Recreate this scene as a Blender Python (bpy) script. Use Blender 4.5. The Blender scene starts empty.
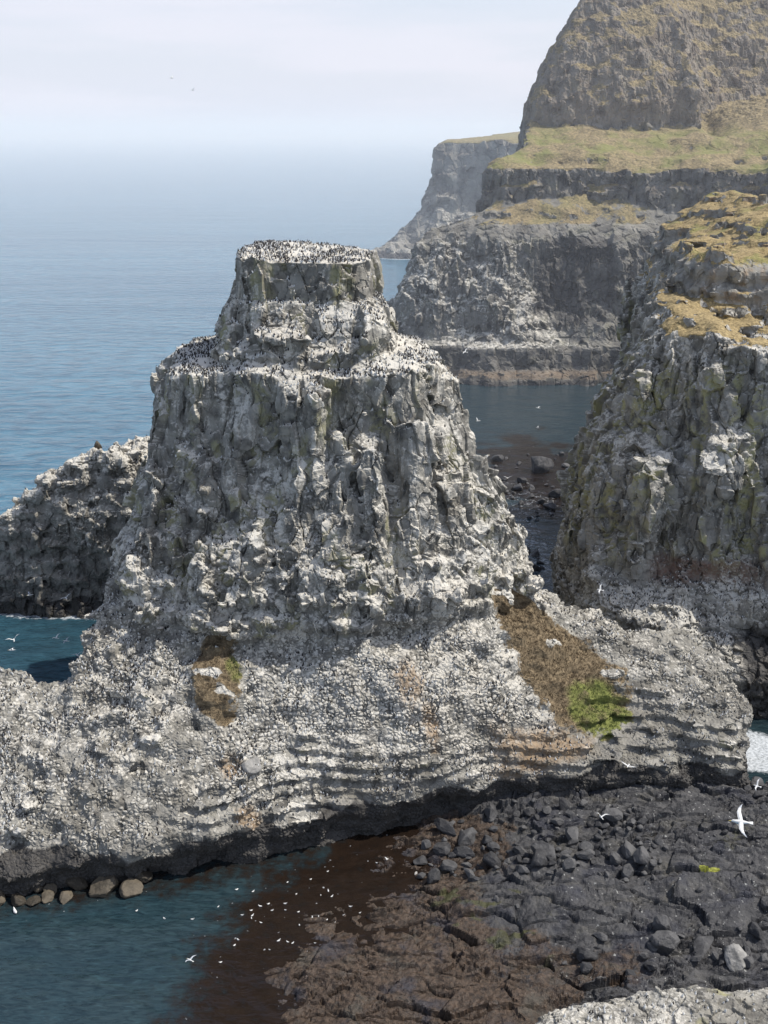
import bpy, math, random, time
import numpy as np
T0 = time.time()
R = math.radians
C = bpy.context.scene.collection
F32 = np.float32
CAMH, PITCH, FPX = 70.0, R(19.2), 1098.0
cp, sp = math.cos(PITCH), math.sin(PITCH)

def at(u, v, y=None, z=None):
    """world point seen towards (u, v), at ground distance y or at height z (used to survey positions)"""
    a, b = (u-384)/FPX, (512-v)/FPX
    yc, zc = cp+b*sp, -sp+b*cp
    t = y/yc if y is not None else (z-CAMH)/zc
    return np.array((a*t, yc*t, CAMH+zc*t))

# ------------------------------------------------------------------ noise
def _hash(ix, iy, iz, s=0):
    h = (ix.astype(np.uint32)*np.uint32(0x8da6b343)) ^ (iy.astype(np.uint32)*np.uint32(0xd8163841)) ^ (iz.astype(np.uint32)*np.uint32(0xcb1ab31f)) ^ np.uint32((s*0x9e3779b1+0x1234567) & 0xffffffff)
    h ^= h >> np.uint32(15); h *= np.uint32(0x2c1b3c6d); h ^= h >> np.uint32(12); h *= np.uint32(0x297a2d39); h ^= h >> np.uint32(15)
    return h
_G = np.array([(1,1,0),(-1,1,0),(1,-1,0),(-1,-1,0),(1,0,1),(-1,0,1),(1,0,-1),(-1,0,-1),(0,1,1),(0,-1,1),(0,1,-1),(0,-1,-1),(1,1,0),(-1,1,0),(0,-1,1),(0,-1,-1)], F32)
CH = 200000
def chunked(fn):
    def g(P, *a, **k):
        P = np.ascontiguousarray(P, F32)
        if len(P) <= CH: return fn(P, *a, **k)
        outs = [fn(P[i:i+CH], *a, **k) for i in range(0, len(P), CH)]
        if isinstance(outs[0], tuple): return tuple(np.concatenate(o) for o in zip(*outs))
        return np.concatenate(outs)
    return g
@chunked
def perlin(P, s=0):
    i = np.floor(P); f = P-i; i = i.astype(np.int64)
    w = f*f*f*(f*(f*6-15)+10)
    out = np.zeros(len(P), F32)
    for dx in (0, 1):
        wx = w[:, 0] if dx else 1-w[:, 0]
        for dy in (0, 1):
            wy = w[:, 1] if dy else 1-w[:, 1]
            for dz in (0, 1):
                wz = w[:, 2] if dz else 1-w[:, 2]
                g = _G[_hash(i[:, 0]+dx, i[:, 1]+dy, i[:, 2]+dz, s) & np.uint32(15)]
                out += wx*wy*wz*(g[:, 0]*(f[:, 0]-dx)+g[:, 1]*(f[:, 1]-dy)+g[:, 2]*(f[:, 2]-dz))
    return out
def fbm(P, o=4, s=0, rough=.5):
    P = np.asarray(P, F32); a = 1.; out = 0; n = 0
    for k in range(o):
        out = out+a*perlin(P*(2.03**k)+17.3*k, s+k); n += a; a *= rough
    return out/n*1.6
@chunked
def facets(P, s=0, tilt=.8):
    """cellular fracture: returns (per-cell tilted offset -1..1, edge distance F2-F1, cell random 0..1)"""
    i = np.floor(P); f = (P-i).astype(F32); i = i.astype(np.int64)
    n = len(P)
    d1 = np.full(n, 9, F32); d2 = np.full(n, 9, F32); val = np.zeros(n, F32); rnd = np.zeros(n, F32)
    for dx in (-1, 0, 1):
        for dy in (-1, 0, 1):
            for dz in (-1, 0, 1):
                h = _hash(i[:, 0]+dx, i[:, 1]+dy, i[:, 2]+dz, s)
                qx = dx+.1+.8*((h & np.uint32(1023)).astype(F32)/1023)-f[:, 0]
                qy = dy+.1+.8*(((h >> np.uint32(10)) & np.uint32(1023)).astype(F32)/1023)-f[:, 1]
                qz = dz+.1+.8*(((h >> np.uint32(20)) & np.uint32(1023)).astype(F32)/1023)-f[:, 2]
                d = qx*qx+qy*qy+qz*qz
                m = d < d1
                d2 = np.where(m, d1, np.minimum(d2, d))
                if m.any():
                    k = h[m]*np.uint32(2654435761); k ^= k >> np.uint32(13)
                    r0 = (k & np.uint32(1023)).astype(F32)/511.5-1
                    r1 = ((k >> np.uint32(10)) & np.uint32(1023)).astype(F32)/511.5-1
                    r2 = ((k >> np.uint32(20)) & np.uint32(1023)).astype(F32)/511.5-1
                    val[m] = .6*r0-tilt*(r1*qx[m]+r2*qy[m]+r0*r1*1.5*qz[m])
                    rnd[m] = (r2+1)/2
                d1 = np.where(m, d, d1)
    return val, np.sqrt(d2)-np.sqrt(d1), rnd
def sst(a, b, x):
    t = np.clip((x-a)/(b-a), 0, 1); return t*t*(3-2*t)
def pdist(X, Y, poly):
    """signed distance to a ground outline (negative inside)"""
    poly = np.asarray(poly, F32); n = len(poly)
    d = np.full(X.shape, 1e9, F32); ins = np.zeros(X.shape, bool)
    for k in range(n):
        a, b = poly[k], poly[(k+1) % n]; e = b-a
        px, py = X-a[0], Y-a[1]
        t = np.clip((px*e[0]+py*e[1])/(e@e), 0, 1)
        d = np.minimum(d, (px-t*e[0])**2+(py-t*e[1])**2)
        c = (a[1] > Y) != (b[1] > Y)
        if e[1] != 0: ins ^= c & (X < e[0]*(Y-a[1])/e[1]+a[0])
    d = np.sqrt(d)
    return np.where(ins, -d, d).astype(F32)
def tps(pts, lam=.5):
    pts = np.asarray(pts, float); n = len(pts); xy, z = pts[:, :2], pts[:, 2]
    def U(r2): return np.where(r2 > 1e-9, .5*r2*np.log(np.maximum(r2, 1e-9)), 0)
    K = U(((xy[:, None]-xy[None])**2).sum(-1))+lam*np.eye(n)*10
    Pm = np.c_[np.ones(n), xy]; A = np.zeros((n+3, n+3)); A[:n, :n] = K; A[:n, n:] = Pm; A[n:, :n] = Pm.T
    w = np.linalg.solve(A, np.r_[z, 0, 0, 0])
    def f(X, Y):
        out = w[n]+w[n+1]*X+w[n+2]*Y
        for k in range(n): out = out+w[k]*U((X-xy[k, 0])**2+(Y-xy[k, 1])**2)
        return out.astype(F32)
    return f

# ------------------------------------------------------------------ meshing
def surface_nets(f, org, h):
    ins = f < 0
    s = ins.astype(np.int8)
    c = s[:-1, :-1, :-1]+s[1:, :-1, :-1]+s[:-1, 1:, :-1]+s[:-1, :-1, 1:]+s[1:, 1:, :-1]+s[1:, :-1, 1:]+s[:-1, 1:, 1:]+s[1:, 1:, 1:]
    act = (c > 0) & (c < 8)
    I, J, K = np.nonzero(act)
    idx = np.full(act.shape, -1, np.int64); idx[I, J, K] = np.arange(len(I))
    acc = np.zeros((len(I), 3), F32); cnt = np.zeros(len(I), F32)
    off = [(0,0,0),(1,0,0),(0,1,0),(1,1,0),(0,0,1),(1,0,1),(0,1,1),(1,1,1)]
    for a in range(8):
        for b in range(a+1, 8):
            oa, ob = off[a], off[b]
            if sum(abs(oa[k]-ob[k]) for k in range(3)) != 1: continue
            fa = f[I+oa[0], J+oa[1], K+oa[2]]; fb = f[I+ob[0], J+ob[1], K+ob[2]]
            m = (fa < 0) != (fb < 0)
            t = np.where(m, fa/np.where(m, fa-fb, 1), 0)
            for k in range(3): acc[:, k] += np.where(m, oa[k]+t*(ob[k]-oa[k]), 0)
            cnt += m
    V = (np.c_[I, J, K]+acc/cnt[:, None])*h+np.asarray(org, F32)
    Q = []
    for ax in range(3):
        sl0 = [slice(1, -1)]*3; sl1 = [slice(1, -1)]*3
        sl0[ax] = slice(0, -1); sl1[ax] = slice(1, None)
        a, b = ins[tuple(sl0)], ins[tuple(sl1)]
        g = np.argwhere(a != b)
        fl = a[tuple(g.T)]
        o1, o2 = (ax+1) % 3, (ax+2) % 3
        base = g.copy(); base[:, o1] += 1; base[:, o2] += 1
        def cell(d1, d2):
            q = base.copy(); q[:, o1] += d1; q[:, o2] += d2
            return idx[q[:, 0], q[:, 1], q[:, 2]]
        q = np.c_[cell(-1, -1), cell(0, -1), cell(0, 0), cell(-1, 0)]
        q[~fl] = q[~fl][:, ::-1]
        Q.append(q)
    Q = np.concatenate(Q)
    return V.astype(F32), Q[(Q >= 0).all(1)]
def subdiv(V, Q):
    N = len(V)
    a = Q; b = np.roll(Q, -1, 1)
    key = np.minimum(a, b)*N+np.maximum(a, b)
    u, inv = np.unique(key.ravel(), return_inverse=True)
    mid = (V[u//N]+V[u % N])*.5
    E = inv.reshape(Q.shape)+N
    cen = V[Q].mean(1); c = np.arange(len(Q))+N+len(u)
    V2 = np.concatenate([V, mid, cen]).astype(F32)
    Q2 = np.concatenate([np.c_[Q[:, i], E[:, i], c, E[:, i-1]] for i in range(4)])
    return V2, Q2
def vnormals(V, Q):
    n = np.cross(V[Q[:, 2]]-V[Q[:, 0]], V[Q[:, 3]]-V[Q[:, 1]])
    out = np.stack([np.bincount(Q.ravel(), np.repeat(n[:, k], 4), len(V)) for k in range(3)], 1)
    return (out/np.maximum(np.linalg.norm(out, axis=1, keepdims=True), 1e-9)).astype(F32)
def convexity(V, Q, N):
    acc = np.zeros((len(V), 3)); cnt = np.zeros(len(V))
    for i in range(4):
        a, b = Q[:, i], Q[:, (i+1) % 4]
        for k in range(3): acc[:, k] += np.bincount(a, V[b, k], len(V))
        cnt += np.bincount(a, minlength=len(V))
    d = V-acc/np.maximum(cnt, 1)[:, None]
    return (d*N).sum(1).astype(F32)
def relax(V, Q, w=.5):
    acc = np.zeros((len(V), 3)); cnt = np.zeros(len(V))
    for i in range(4):
        a, b = Q[:, i], Q[:, (i+1) % 4]
        for k in range(3):
            acc[:, k] += np.bincount(a, V[b, k], len(V))+np.bincount(b, V[a, k], len(V))
        cnt += np.bincount(a, minlength=len(V))+np.bincount(b, minlength=len(V))
    return (V*(1-w)+w*acc/np.maximum(cnt, 1)[:, None]).astype(F32)
def make_mesh(name, V, Q, mats, attrs=None, midx=None, smooth=False):
    used = np.zeros(len(V), bool); used[Q.ravel()] = True
    remap = np.cumsum(used)-1; Q = remap[Q]; V = V[used]
    me = bpy.data.meshes.new(name); k = Q.shape[1]
    me.vertices.add(len(V)); me.vertices.foreach_set('co', V.astype(F32).ravel())
    me.loops.add(Q.size); me.loops.foreach_set('vertex_index', Q.astype(np.int32).ravel())
    me.polygons.add(len(Q)); me.polygons.foreach_set('loop_start', np.arange(0, Q.size, k, dtype=np.int32))
    for m in mats: me.materials.append(m)
    if midx is not None: me.polygons.foreach_set('material_index', midx.astype(np.int32))
    for an, A in (attrs or {}).items():
        at_ = me.attributes.new(an, 'FLOAT_COLOR', 'POINT'); at_.data.foreach_set('color', A[used].astype(F32).ravel())
    me.update(calc_edges=True)
    me.polygons.foreach_set('use_smooth', np.full(len(Q), smooth))
    me.validate(verbose=False)
    return me
def link(name, me, parent=None):
    o = bpy.data.objects.new(name, me); C.objects.link(o)
    if parent: o.parent = parent
    return o
def tag(o, label=None, cat=None, group=None, kind=None):
    if label: o['label'] = label
    if cat: o['category'] = cat
    if group: o['group'] = group
    if kind: o['kind'] = kind
    return o
def empty(name, loc=(0, 0, 0)):
    o = bpy.data.objects.new(name, None); C.objects.link(o); o.location = loc; return o

# ------------------------------------------------------------------ materials
class NT:
    def __init__(s, name):
        s.m = bpy.data.materials.new(name); s.m.use_nodes = True
        s.t = s.m.node_tree; s.t.nodes.clear()
    def n(s, typ, ins=None, **kw):
        nd = s.t.nodes.new(typ)
        for k, v in kw.items(): setattr(nd, k, v)
        for k, v in (ins or {}).items():
            if isinstance(v, bpy.types.NodeSocket): s.t.links.new(v, nd.inputs[k])
            else: nd.inputs[k].default_value = v
        return nd
    def math(s, op, a, b=0., c=None, clamp=False):
        i = {0: a, 1: b}
        if c is not None: i[2] = c
        return s.n('ShaderNodeMath', i, operation=op, use_clamp=clamp).outputs[0]
    def noise(s, pos, scale, detail=5, rough=.55, dist=0., sc=None):
        if sc is not None: pos = s.n('ShaderNodeVectorMath', {0: pos, 1: sc}, operation='MULTIPLY').outputs[0]
        return s.n('ShaderNodeTexNoise', {'Vector': pos, 'Scale': scale, 'Detail': detail, 'Roughness': rough, 'Distortion': dist}).outputs['Fac']
    def step(s, x, a, b, lo=0., hi=1.):
        return s.n('ShaderNodeMapRange', {'Value': x, 'From Min': a, 'From Max': b, 'To Min': lo, 'To Max': hi}, interpolation_type='SMOOTHSTEP').outputs[0]
    def mix(s, f, a, b, typ='MIX'):
        nd = s.t.nodes.new('ShaderNodeMix'); nd.data_type = 'RGBA'; nd.blend_type = typ; nd.clamp_factor = True
        for k, v in ((0, f), (6, a), (7, b)):
            if isinstance(v, bpy.types.NodeSocket): s.t.links.new(v, nd.inputs[k])
            else: nd.inputs[k].default_value = v if k == 0 else (*v, 1.)
        return nd.outputs[2]
    def attr(s, name):
        a = s.n('ShaderNodeAttribute', attribute_name=name)
        sep = s.n('ShaderNodeSeparateColor', {0: a.outputs['Color']})
        return sep.outputs[0], sep.outputs[1], sep.outputs[2], a.outputs['Alpha']
    def out(s, sh, vol=None):
        o = s.t.nodes.new('ShaderNodeOutputMaterial')
        if sh is not None: s.t.links.new(sh, o.inputs[0])
        if vol is not None: s.t.links.new(vol, o.inputs['Volume'])
        return s.m

def rock_material(name, fine=1., speck=.5, gold=(.25, .19, .115), dark=1., bump=.5, gcol=(.66, .63, .56)):
    m = NT(name)
    pos = m.n('ShaderNodeNewGeometry').outputs['Position']
    g, grass, wet, lich = m.attr('mask')
    tan, green, cell, red = m.attr('mask_b')
    face = m.attr('mask_c')[0]
    calm = m.math('SUBTRACT', 1., m.math('MULTIPLY', face, .55))
    n0 = m.noise(pos, .12*fine, 4)
    n1 = m.noise(pos, .6*fine, 7, .6)
    n2 = m.noise(pos, 2.6*fine, 6, .65, .3)
    n3 = m.noise(pos, 8*fine, 4, .6)
    d = dark
    rock = m.mix(m.step(n1, .3, .7), (.080*d, .077*d, .070*d), (.30*d, .285*d, .245*d))
    rock = m.mix(m.step(n0, .4, .66, 0, .5), rock, (.10*d, .088*d, .070*d))
    rock = m.mix(m.math('MULTIPLY', m.step(cell, .1, .9), .5), rock, (.32*d, .305*d, .27*d))
    rock = m.mix(m.math('MULTIPLY', lich, m.step(n1, .35, .6)), rock, (.27*d, .255*d, .135*d))
    rock = m.mix(m.math('MULTIPLY', red, m.step(n2, .2, .7)), rock, (.17, .085, .06))
    streak = m.noise(pos, 1.0*fine, 5, .6, 0, (1, 1, .14))
    vor = m.n('ShaderNodeTexVoronoi', {'Vector': m.n('ShaderNodeVectorMath', {0: pos, 1: m.n('ShaderNodeTexNoise', {'Vector': pos, 'Scale': 1.7*fine}).outputs['Color']}, operation='ADD').outputs[0], 'Scale': 2.9*fine})
    vr = m.n('ShaderNodeSeparateColor', {0: vor.outputs['Color']}).outputs[0]
    gg = m.math('ADD', g, m.math('MULTIPLY', m.math('SUBTRACT', n2, .5), m.math('MULTIPLY', calm, .8)))
    gg = m.math('ADD', gg, m.math('MULTIPLY', m.math('SUBTRACT', n3, .5), m.math('MULTIPLY', calm, .5)))
    gg = m.math('ADD', gg, m.math('MULTIPLY', m.math('SUBTRACT', vr, .5), m.math('MULTIPLY', calm, speck)))
    gg = m.math('ADD', gg, m.math('MULTIPLY', m.math('SUBTRACT', streak, .5), m.math('ADD', .4, m.math('MULTIPLY', face, 1.1))))
    gf = m.step(gg, .34, .86)
    gc = m.mix(n3, tuple(c*.72 for c in gcol), gcol)
    gc = m.mix(m.step(n0, .4, .6, 0, .35), gc, (.52, .47, .38))
    col = m.mix(m.math('MULTIPLY', gf, .93), rock, gc)
    col = m.mix(m.math('MULTIPLY', tan, m.step(n2, .25, .6)), col, (.30, .20, .11))
    gr = m.mix(m.step(n2, .35, .7), tuple(c*.42 for c in gold), gold)
    gr = m.mix(m.math('MULTIPLY', green, m.step(n1, .25, .55)), gr, m.mix(n3, (.085, .115, .025), (.25, .25, .075)))
    gr = m.mix(m.step(n3, .58, .75, 0, .55), gr, (.25, .20, .12))
    col = m.mix(m.step(m.math('ADD', grass, m.math('MULTIPLY', m.math('SUBTRACT', n2, .5), .9)), .38, .6), col, gr)
    wet_shade = m.step(m.math('ADD', wet, m.math('MULTIPLY', m.math('SUBTRACT', n2, .5), .5)), .3, .7)  # wet rock, plus the painted shade of the headland recess
    col = m.mix(wet_shade, col, m.mix(n1, (.026, .025, .025), (.085, .078, .068)))
    rough = m.math('SUBTRACT', .92, m.math('MULTIPLY', wet_shade, .32))
    hgt = m.math('ADD', m.math('MULTIPLY', n2, 1.), m.math('MULTIPLY', n3, .45))
    bp = m.n('ShaderNodeBump', {'Height': hgt, 'Strength': bump, 'Distance': .12/fine})
    b = m.n('ShaderNodeBsdfPrincipled', {'Base Color': col, 'Roughness': rough, 'Normal': bp.outputs[0], 'Specular IOR Level': .3})
    return m.out(b.outputs[0])

M_stack = rock_material('guano_rock')
M_cliff = rock_material('cliff_rock', dark=1.12, gold=(.42, .32, .16))
M_far = rock_material('headland_rock', fine=.45, gold=(.33, .26, .14), dark=.78)
M_dist = rock_material('distant_rock', fine=.25, gold=(.33, .26, .14), dark=.95)
def shore_material():
    m = NT('shore_rock')
    pos = m.n('ShaderNodeNewGeometry').outputs['Position']
    weed, moss, wet, lich = m.attr('mask')
    n1 = m.noise(pos, .5, 7, .62); n2 = m.noise(pos, 2.2, 7, .68, .4); n3 = m.noise(pos, 9, 4, .6)
    col = m.mix(m.step(n1, .3, .7), (.020, .020, .023), (.085, .083, .082))
    col = m.mix(m.step(n2, .55, .8, 0, .6), col, (.12, .118, .112))
    wd = m.mix(m.step(n2, .32, .68), (.020, .014, .010), (.085, .058, .040))
    wd = m.mix(m.step(n3, .5, .8, 0, .5), wd, (.16, .115, .075))
    col = m.mix(m.step(m.math('ADD', weed, m.math('MULTIPLY', m.math('SUBTRACT', n2, .5), 1.)), .3, .7), col, wd)
    col = m.mix(m.step(m.math('ADD', moss, m.math('MULTIPLY', m.math('SUBTRACT', n2, .5), 1.1)), .4, .8), col, (.058, .058, .024))
    col = m.mix(m.step(m.math('ADD', lich, m.math('MULTIPLY', m.math('SUBTRACT', n3, .5), .4)), .45, .6), col, (.30, .31, .05))
    col = m.mix(m.step(m.noise(pos, .23, 5, .6), .5, .66, 0, .7), col, (.028, .030, .042))
    col = m.mix(m.step(m.noise(pos, .31, 5, .6), .54, .68, 0, .55), col, (.080, .074, .060))
    wh = m.math('MULTIPLY', m.step(m.noise(pos, 2.6, 4, .6), .63, .70), m.step(wet, .2, .8))
    col = m.mix(wh, col, (.33, .33, .31))
    bp = m.n('ShaderNodeBump', {'Height': m.math('ADD', n2, m.math('MULTIPLY', n3, .5)), 'Strength': .8, 'Distance': .2})
    b = m.n('ShaderNodeBsdfPrincipled', {'Base Color': col, 'Roughness': m.math('SUBTRACT', m.step(n1, .3, .7, .42, .85), m.math('MULTIPLY', weed, .12)), 'Normal': bp.outputs[0], 'Specular IOR Level': .35})
    return m.out(b.outputs[0])
M_shore = shore_material()
def boulder_material(name, c0, c1, spot):
    m = NT(name)
    pos = m.n('ShaderNodeNewGeometry').outputs['Position']
    rnd = m.n('ShaderNodeObjectInfo').outputs['Random']
    n1 = m.noise(pos, 1.1, 6, .6); n2 = m.noise(pos, 5, 6, .65); n3 = m.noise(pos, 2.3, 4, .6)
    col = m.mix(m.step(m.math('ADD', n1, m.math('MULTIPLY', m.math('SUBTRACT', rnd, .5), .35)), .25, .75), c0, c1)
    col = m.mix(m.step(n2, .55, .8, 0, .5), col, tuple(min(1, c*1.7) for c in c1))
    col = m.mix(m.step(n3, .66, .74, 0, .8), col, spot)
    bp = m.n('ShaderNodeBump', {'Height': n2, 'Strength': .6, 'Distance': .12})
    return m.out(m.n('ShaderNodeBsdfPrincipled', {'Base Color': col, 'Roughness': .72, 'Normal': bp.outputs[0], 'Specular IOR Level': .35}).outputs[0])
M_bould = boulder_material('dark_boulder', (.026, .026, .028), (.095, .093, .092), (.2, .2, .19))
M_bbrown = boulder_material('brown_boulder', (.045, .038, .028), (.12, .10, .072), (.03, .027, .022))
M_bpale = boulder_material('pale_boulder', (.10, .10, .095), (.30, .29, .27), (.42, .41, .38))
def plain(name, col, rough=.8):
    m = NT(name)
    pos = m.n('ShaderNodeTexCoord').outputs['Object']
    n = m.noise(pos, 6, 3)
    c = m.mix(n, tuple(x*.85 for x in col), tuple(min(1, x*1.1) for x in col))
    return m.out(m.n('ShaderNodeBsdfPrincipled', {'Base Color': c, 'Roughness': rough}).outputs[0])
M_white = plain('white_plumage', (.62, .62, .60)); M_back = plain('dark_plumage', (.028, .024, .022)); M_grey = plain('grey_plumage', (.36, .38, .41))
M_beak = plain('yellow_beak', (.6, .45, .12))
def grass_material():
    m = NT('dry_grass')
    pos = m.n('ShaderNodeNewGeometry').outputs['Position']
    gr = m.attr('mask')[0]
    n = m.noise(pos, 1.6, 4); n2 = m.noise(pos, 7, 2)
    c = m.mix(m.step(n, .35, .65), (.085, .062, .040), (.18, .135, .085))
    g = m.mix(n2, (.05, .085, .022), (.12, .15, .05))
    c = m.mix(gr, c, g)
    return m.out(m.n('ShaderNodeBsdfPrincipled', {'Base Color': c, 'Roughness': .9, 'Specular IOR Level': .1}).outputs[0])
M_grass = grass_material()
def sea_material():
    m = NT('sea_water')
    pos = m.n('ShaderNodeNewGeometry').outputs['Position']
    foam, weed, shal, calm = m.attr('mask')
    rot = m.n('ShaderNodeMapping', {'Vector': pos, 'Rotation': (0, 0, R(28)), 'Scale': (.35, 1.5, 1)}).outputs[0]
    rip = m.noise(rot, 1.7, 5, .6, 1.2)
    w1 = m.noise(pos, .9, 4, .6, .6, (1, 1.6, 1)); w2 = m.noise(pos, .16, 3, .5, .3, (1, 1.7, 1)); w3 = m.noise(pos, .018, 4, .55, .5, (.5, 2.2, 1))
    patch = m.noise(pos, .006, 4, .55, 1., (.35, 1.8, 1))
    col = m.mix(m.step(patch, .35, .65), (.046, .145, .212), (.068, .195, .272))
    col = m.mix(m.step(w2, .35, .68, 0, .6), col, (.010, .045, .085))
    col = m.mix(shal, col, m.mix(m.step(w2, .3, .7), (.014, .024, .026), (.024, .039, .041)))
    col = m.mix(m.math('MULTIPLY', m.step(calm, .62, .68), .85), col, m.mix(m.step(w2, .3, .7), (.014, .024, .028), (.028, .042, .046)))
    col = m.mix(m.math('MULTIPLY', m.step(rip, .40, .66), m.math('ADD', .35, m.math('MULTIPLY', shal, .4))), col, m.mix(shal, (.008, .034, .062), (.006, .014, .018)))  # ripple reflections painted into the base colour: dark side of the waves
    col = m.mix(m.math('MULTIPLY', m.step(rip, .42, .30), .5), col, (.032, .070, .085))  # light side of the ripples, also painted as colour
    n = m.noise(pos, .7, 6, .65)
    wf = m.step(m.math('ADD', weed, m.math('MULTIPLY', m.math('SUBTRACT', n, .5), 1.5)), .12, .9)
    col = m.mix(wf, col, m.mix(n, (.004, .003, .0025), (.024, .015, .010)))
    fn = m.noise(pos, 1.1, 7, .7, .8)
    ff = m.step(m.math('ADD', foam, m.math('MULTIPLY', m.math('SUBTRACT', fn, .5), 1.9)), .55, 1.0)
    fleck = m.math('MULTIPLY', m.step(m.noise(pos, 2.1, 2, .5), .72, .76), m.step(weed, .05, .5))
    ff = m.math('MAXIMUM', ff, m.math('MULTIPLY', fleck, .55))
    ff = m.math('MULTIPLY', ff, m.step(m.noise(pos, 3., 5, .7), .3, .65, .35, 1.))
    col = m.mix(ff, col, (.55, .58, .60))
    h = m.math('ADD', m.math('MULTIPLY', w1, .28), m.math('ADD', m.math('MULTIPLY', w2, 1.5), m.math('MULTIPLY', w3, 2.5)))
    bp = m.n('ShaderNodeBump', {'Height': h, 'Strength': m.math('SUBTRACT', .55, m.math('MULTIPLY', calm, .25)), 'Distance': 1.})
    rough = m.math('ADD', .16, m.math('MULTIPLY', ff, .6))
    b = m.n('ShaderNodeBsdfPrincipled', {'Base Color': col, 'Roughness': rough, 'IOR': 1.42, 'Normal': bp.outputs[0]})
    return m.out(b.outputs[0])
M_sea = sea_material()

# ------------------------------------------------------------------ rock builder
def grid(lo, hi, h):
    n = [int(round((hi[k]-lo[k])/h))+1 for k in range(3)]
    ax = [(lo[k]+h*np.arange(n[k])).astype(F32) for k in range(3)]
    X2, Y2 = np.meshgrid(ax[0], ax[1], indexing='ij')
    return ax, X2, Y2
def prof(z, tab):
    return np.interp(z, [t[0] for t in tab], [t[1] for t in tab]).astype(F32)
def col_rough(P, wcol, wchunk, wstrat, s=0, k=1.):
    """fracture of the mass itself: columns, blocks, ledges"""
    q = P/k
    warp = np.stack([fbm(q/8., 2, 50+s), fbm(q/8.+31, 2, 60+s), .6*fbm(q/9.+7, 2, 70+s)], 1)*1.5
    w = q+warp
    cv, ce, cr = facets(w*np.array((1/5., 1/5., 1/24.), F32), 3+s, 1.1)
    c2, e2, r2 = facets(w*np.array((1/2.5, 1/2.5, 1/5.5), F32), 4+s, 1.0)
    bv, be, br = facets(w*np.array((1/2.4, 1/2.4, 1/1.8), F32), 5+s, 1.3)
    out = wcol*(cv*1.7-.6*(1-sst(0, .07, ce)))
    out = out+wchunk*(bv*.85-.4*(1-sst(0, .12, be)))
    zz = w[:, 2]+.8*fbm(q/5., 2, 80+s)
    out = out+wstrat*(np.abs(((zz/2.6) % 1)-.5)*2-.5)*.9
    out = out+1.4*fbm(q/11., 3, 90+s)
    return -out*k, .5*cr+.5*r2
def soft_normals(V, Q, n=6):
    N = vnormals(V, Q)
    for _ in range(n): N = relax(N, Q, .8)
    return N/np.maximum(np.linalg.norm(N, axis=1, keepdims=True), 1e-6)
def detail(V, Q, k=1., amp=1., s=0, flat=None, crack=1., ks=None, N0=None, colw=None):
    """fine fracture along the surface normal; returns V, N, attributes"""
    N = vnormals(V, Q) if N0 is None else N0/np.maximum(np.linalg.norm(N0, axis=1, keepdims=True), 1e-6)
    kk = k if ks is None else k*ks[:, None]
    P = V/kk
    a1, e1, r1 = facets(P*np.array((1/1.25, 1/1.25, 1/1.7), F32)+.25*perlin(P/1.6, 11+s)[:, None], 21+s, 1.4)
    a2, e2, r2 = facets(P*np.array((1/.5, 1/.5, 1/.6), F32), 23+s, 1.1)
    ck = crack*sst(-.15, .35, perlin(P/1.9+5, 41+s))
    d = .25*a1-.17*ck*(1-sst(0, .13, e1))+.085*a2-.04*ck*(1-sst(0, .15, e2))+.035*perlin(P*1.3, 33+s)+.03*perlin(P*3.1, 31+s)
    if flat is not None: d = d*flat
    if colw is not None:      # sharp upright joint blocks on the steep faces
        on = colw > .02
        Pw = V[on]+.7*np.stack([fbm(V[on]/5., 2, 50+s), fbm(V[on]/5.+31, 2, 60+s), 0*V[on, 0]], 1)
        c2, e2_, _ = facets(Pw*np.array((1/2.2, 1/2.2, 1/7.), F32), 4+s, 1.25)
        c3, e3_, _ = facets(Pw*np.array((1/1.0, 1/1.0, 1/2.2), F32), 6+s, 1.3)
        cm = sst(-.05, .45, perlin(V[on]/np.array((2.6, 2.6, 5.), F32), 43+s))
        dd = .68*c2-.5*cm*(1-sst(0, .06, e2_))+.17*c3-.1*cm*(1-sst(0, .09, e3_))+.12*fbm(V[on]/np.array((.9, .9, 1.8), F32), 4, 45+s, .6)
        d[on] += (dd*colw[on]).astype(F32)/k
    V = V+N*(d*k*amp)[:, None].astype(F32)
    N = vnormals(V, Q)
    cv = convexity(V, Q, N)/(.05*k)
    return V, N, r1, np.clip(cv, -1.5, 1.5)
def ell(P, x, y, rx, ry, rot=0.):
    c, s_ = math.cos(rot), math.sin(rot); dx, dy = P[:, 0]-x, P[:, 1]-y
    return 1-np.sqrt(((c*dx+s_*dy)/rx)**2+((-s_*dx+c*dy)/ry)**2)

COLONY = []      # (points, normals) where birds can stand
def sow(V, Q, N, weight, n, rng):
    """random spots on the surface with a weight per vertex"""
    fw = weight[Q].mean(1)*np.linalg.norm(np.cross(V[Q[:, 2]]-V[Q[:, 0]], V[Q[:, 3]]-V[Q[:, 1]]), axis=1)
    cdf = np.cumsum(fw); f = np.searchsorted(cdf, rng.random(n)*cdf[-1])
    a, b = rng.random((n, 1)), rng.random((n, 1))
    q = V[Q[f]]
    p = q[:, 0]*(1-a)*(1-b)+q[:, 1]*a*(1-b)+q[:, 2]*a*b+q[:, 3]*(1-a)*b
    return p.astype(F32)
RNG = np.random.default_rng(7)

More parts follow.
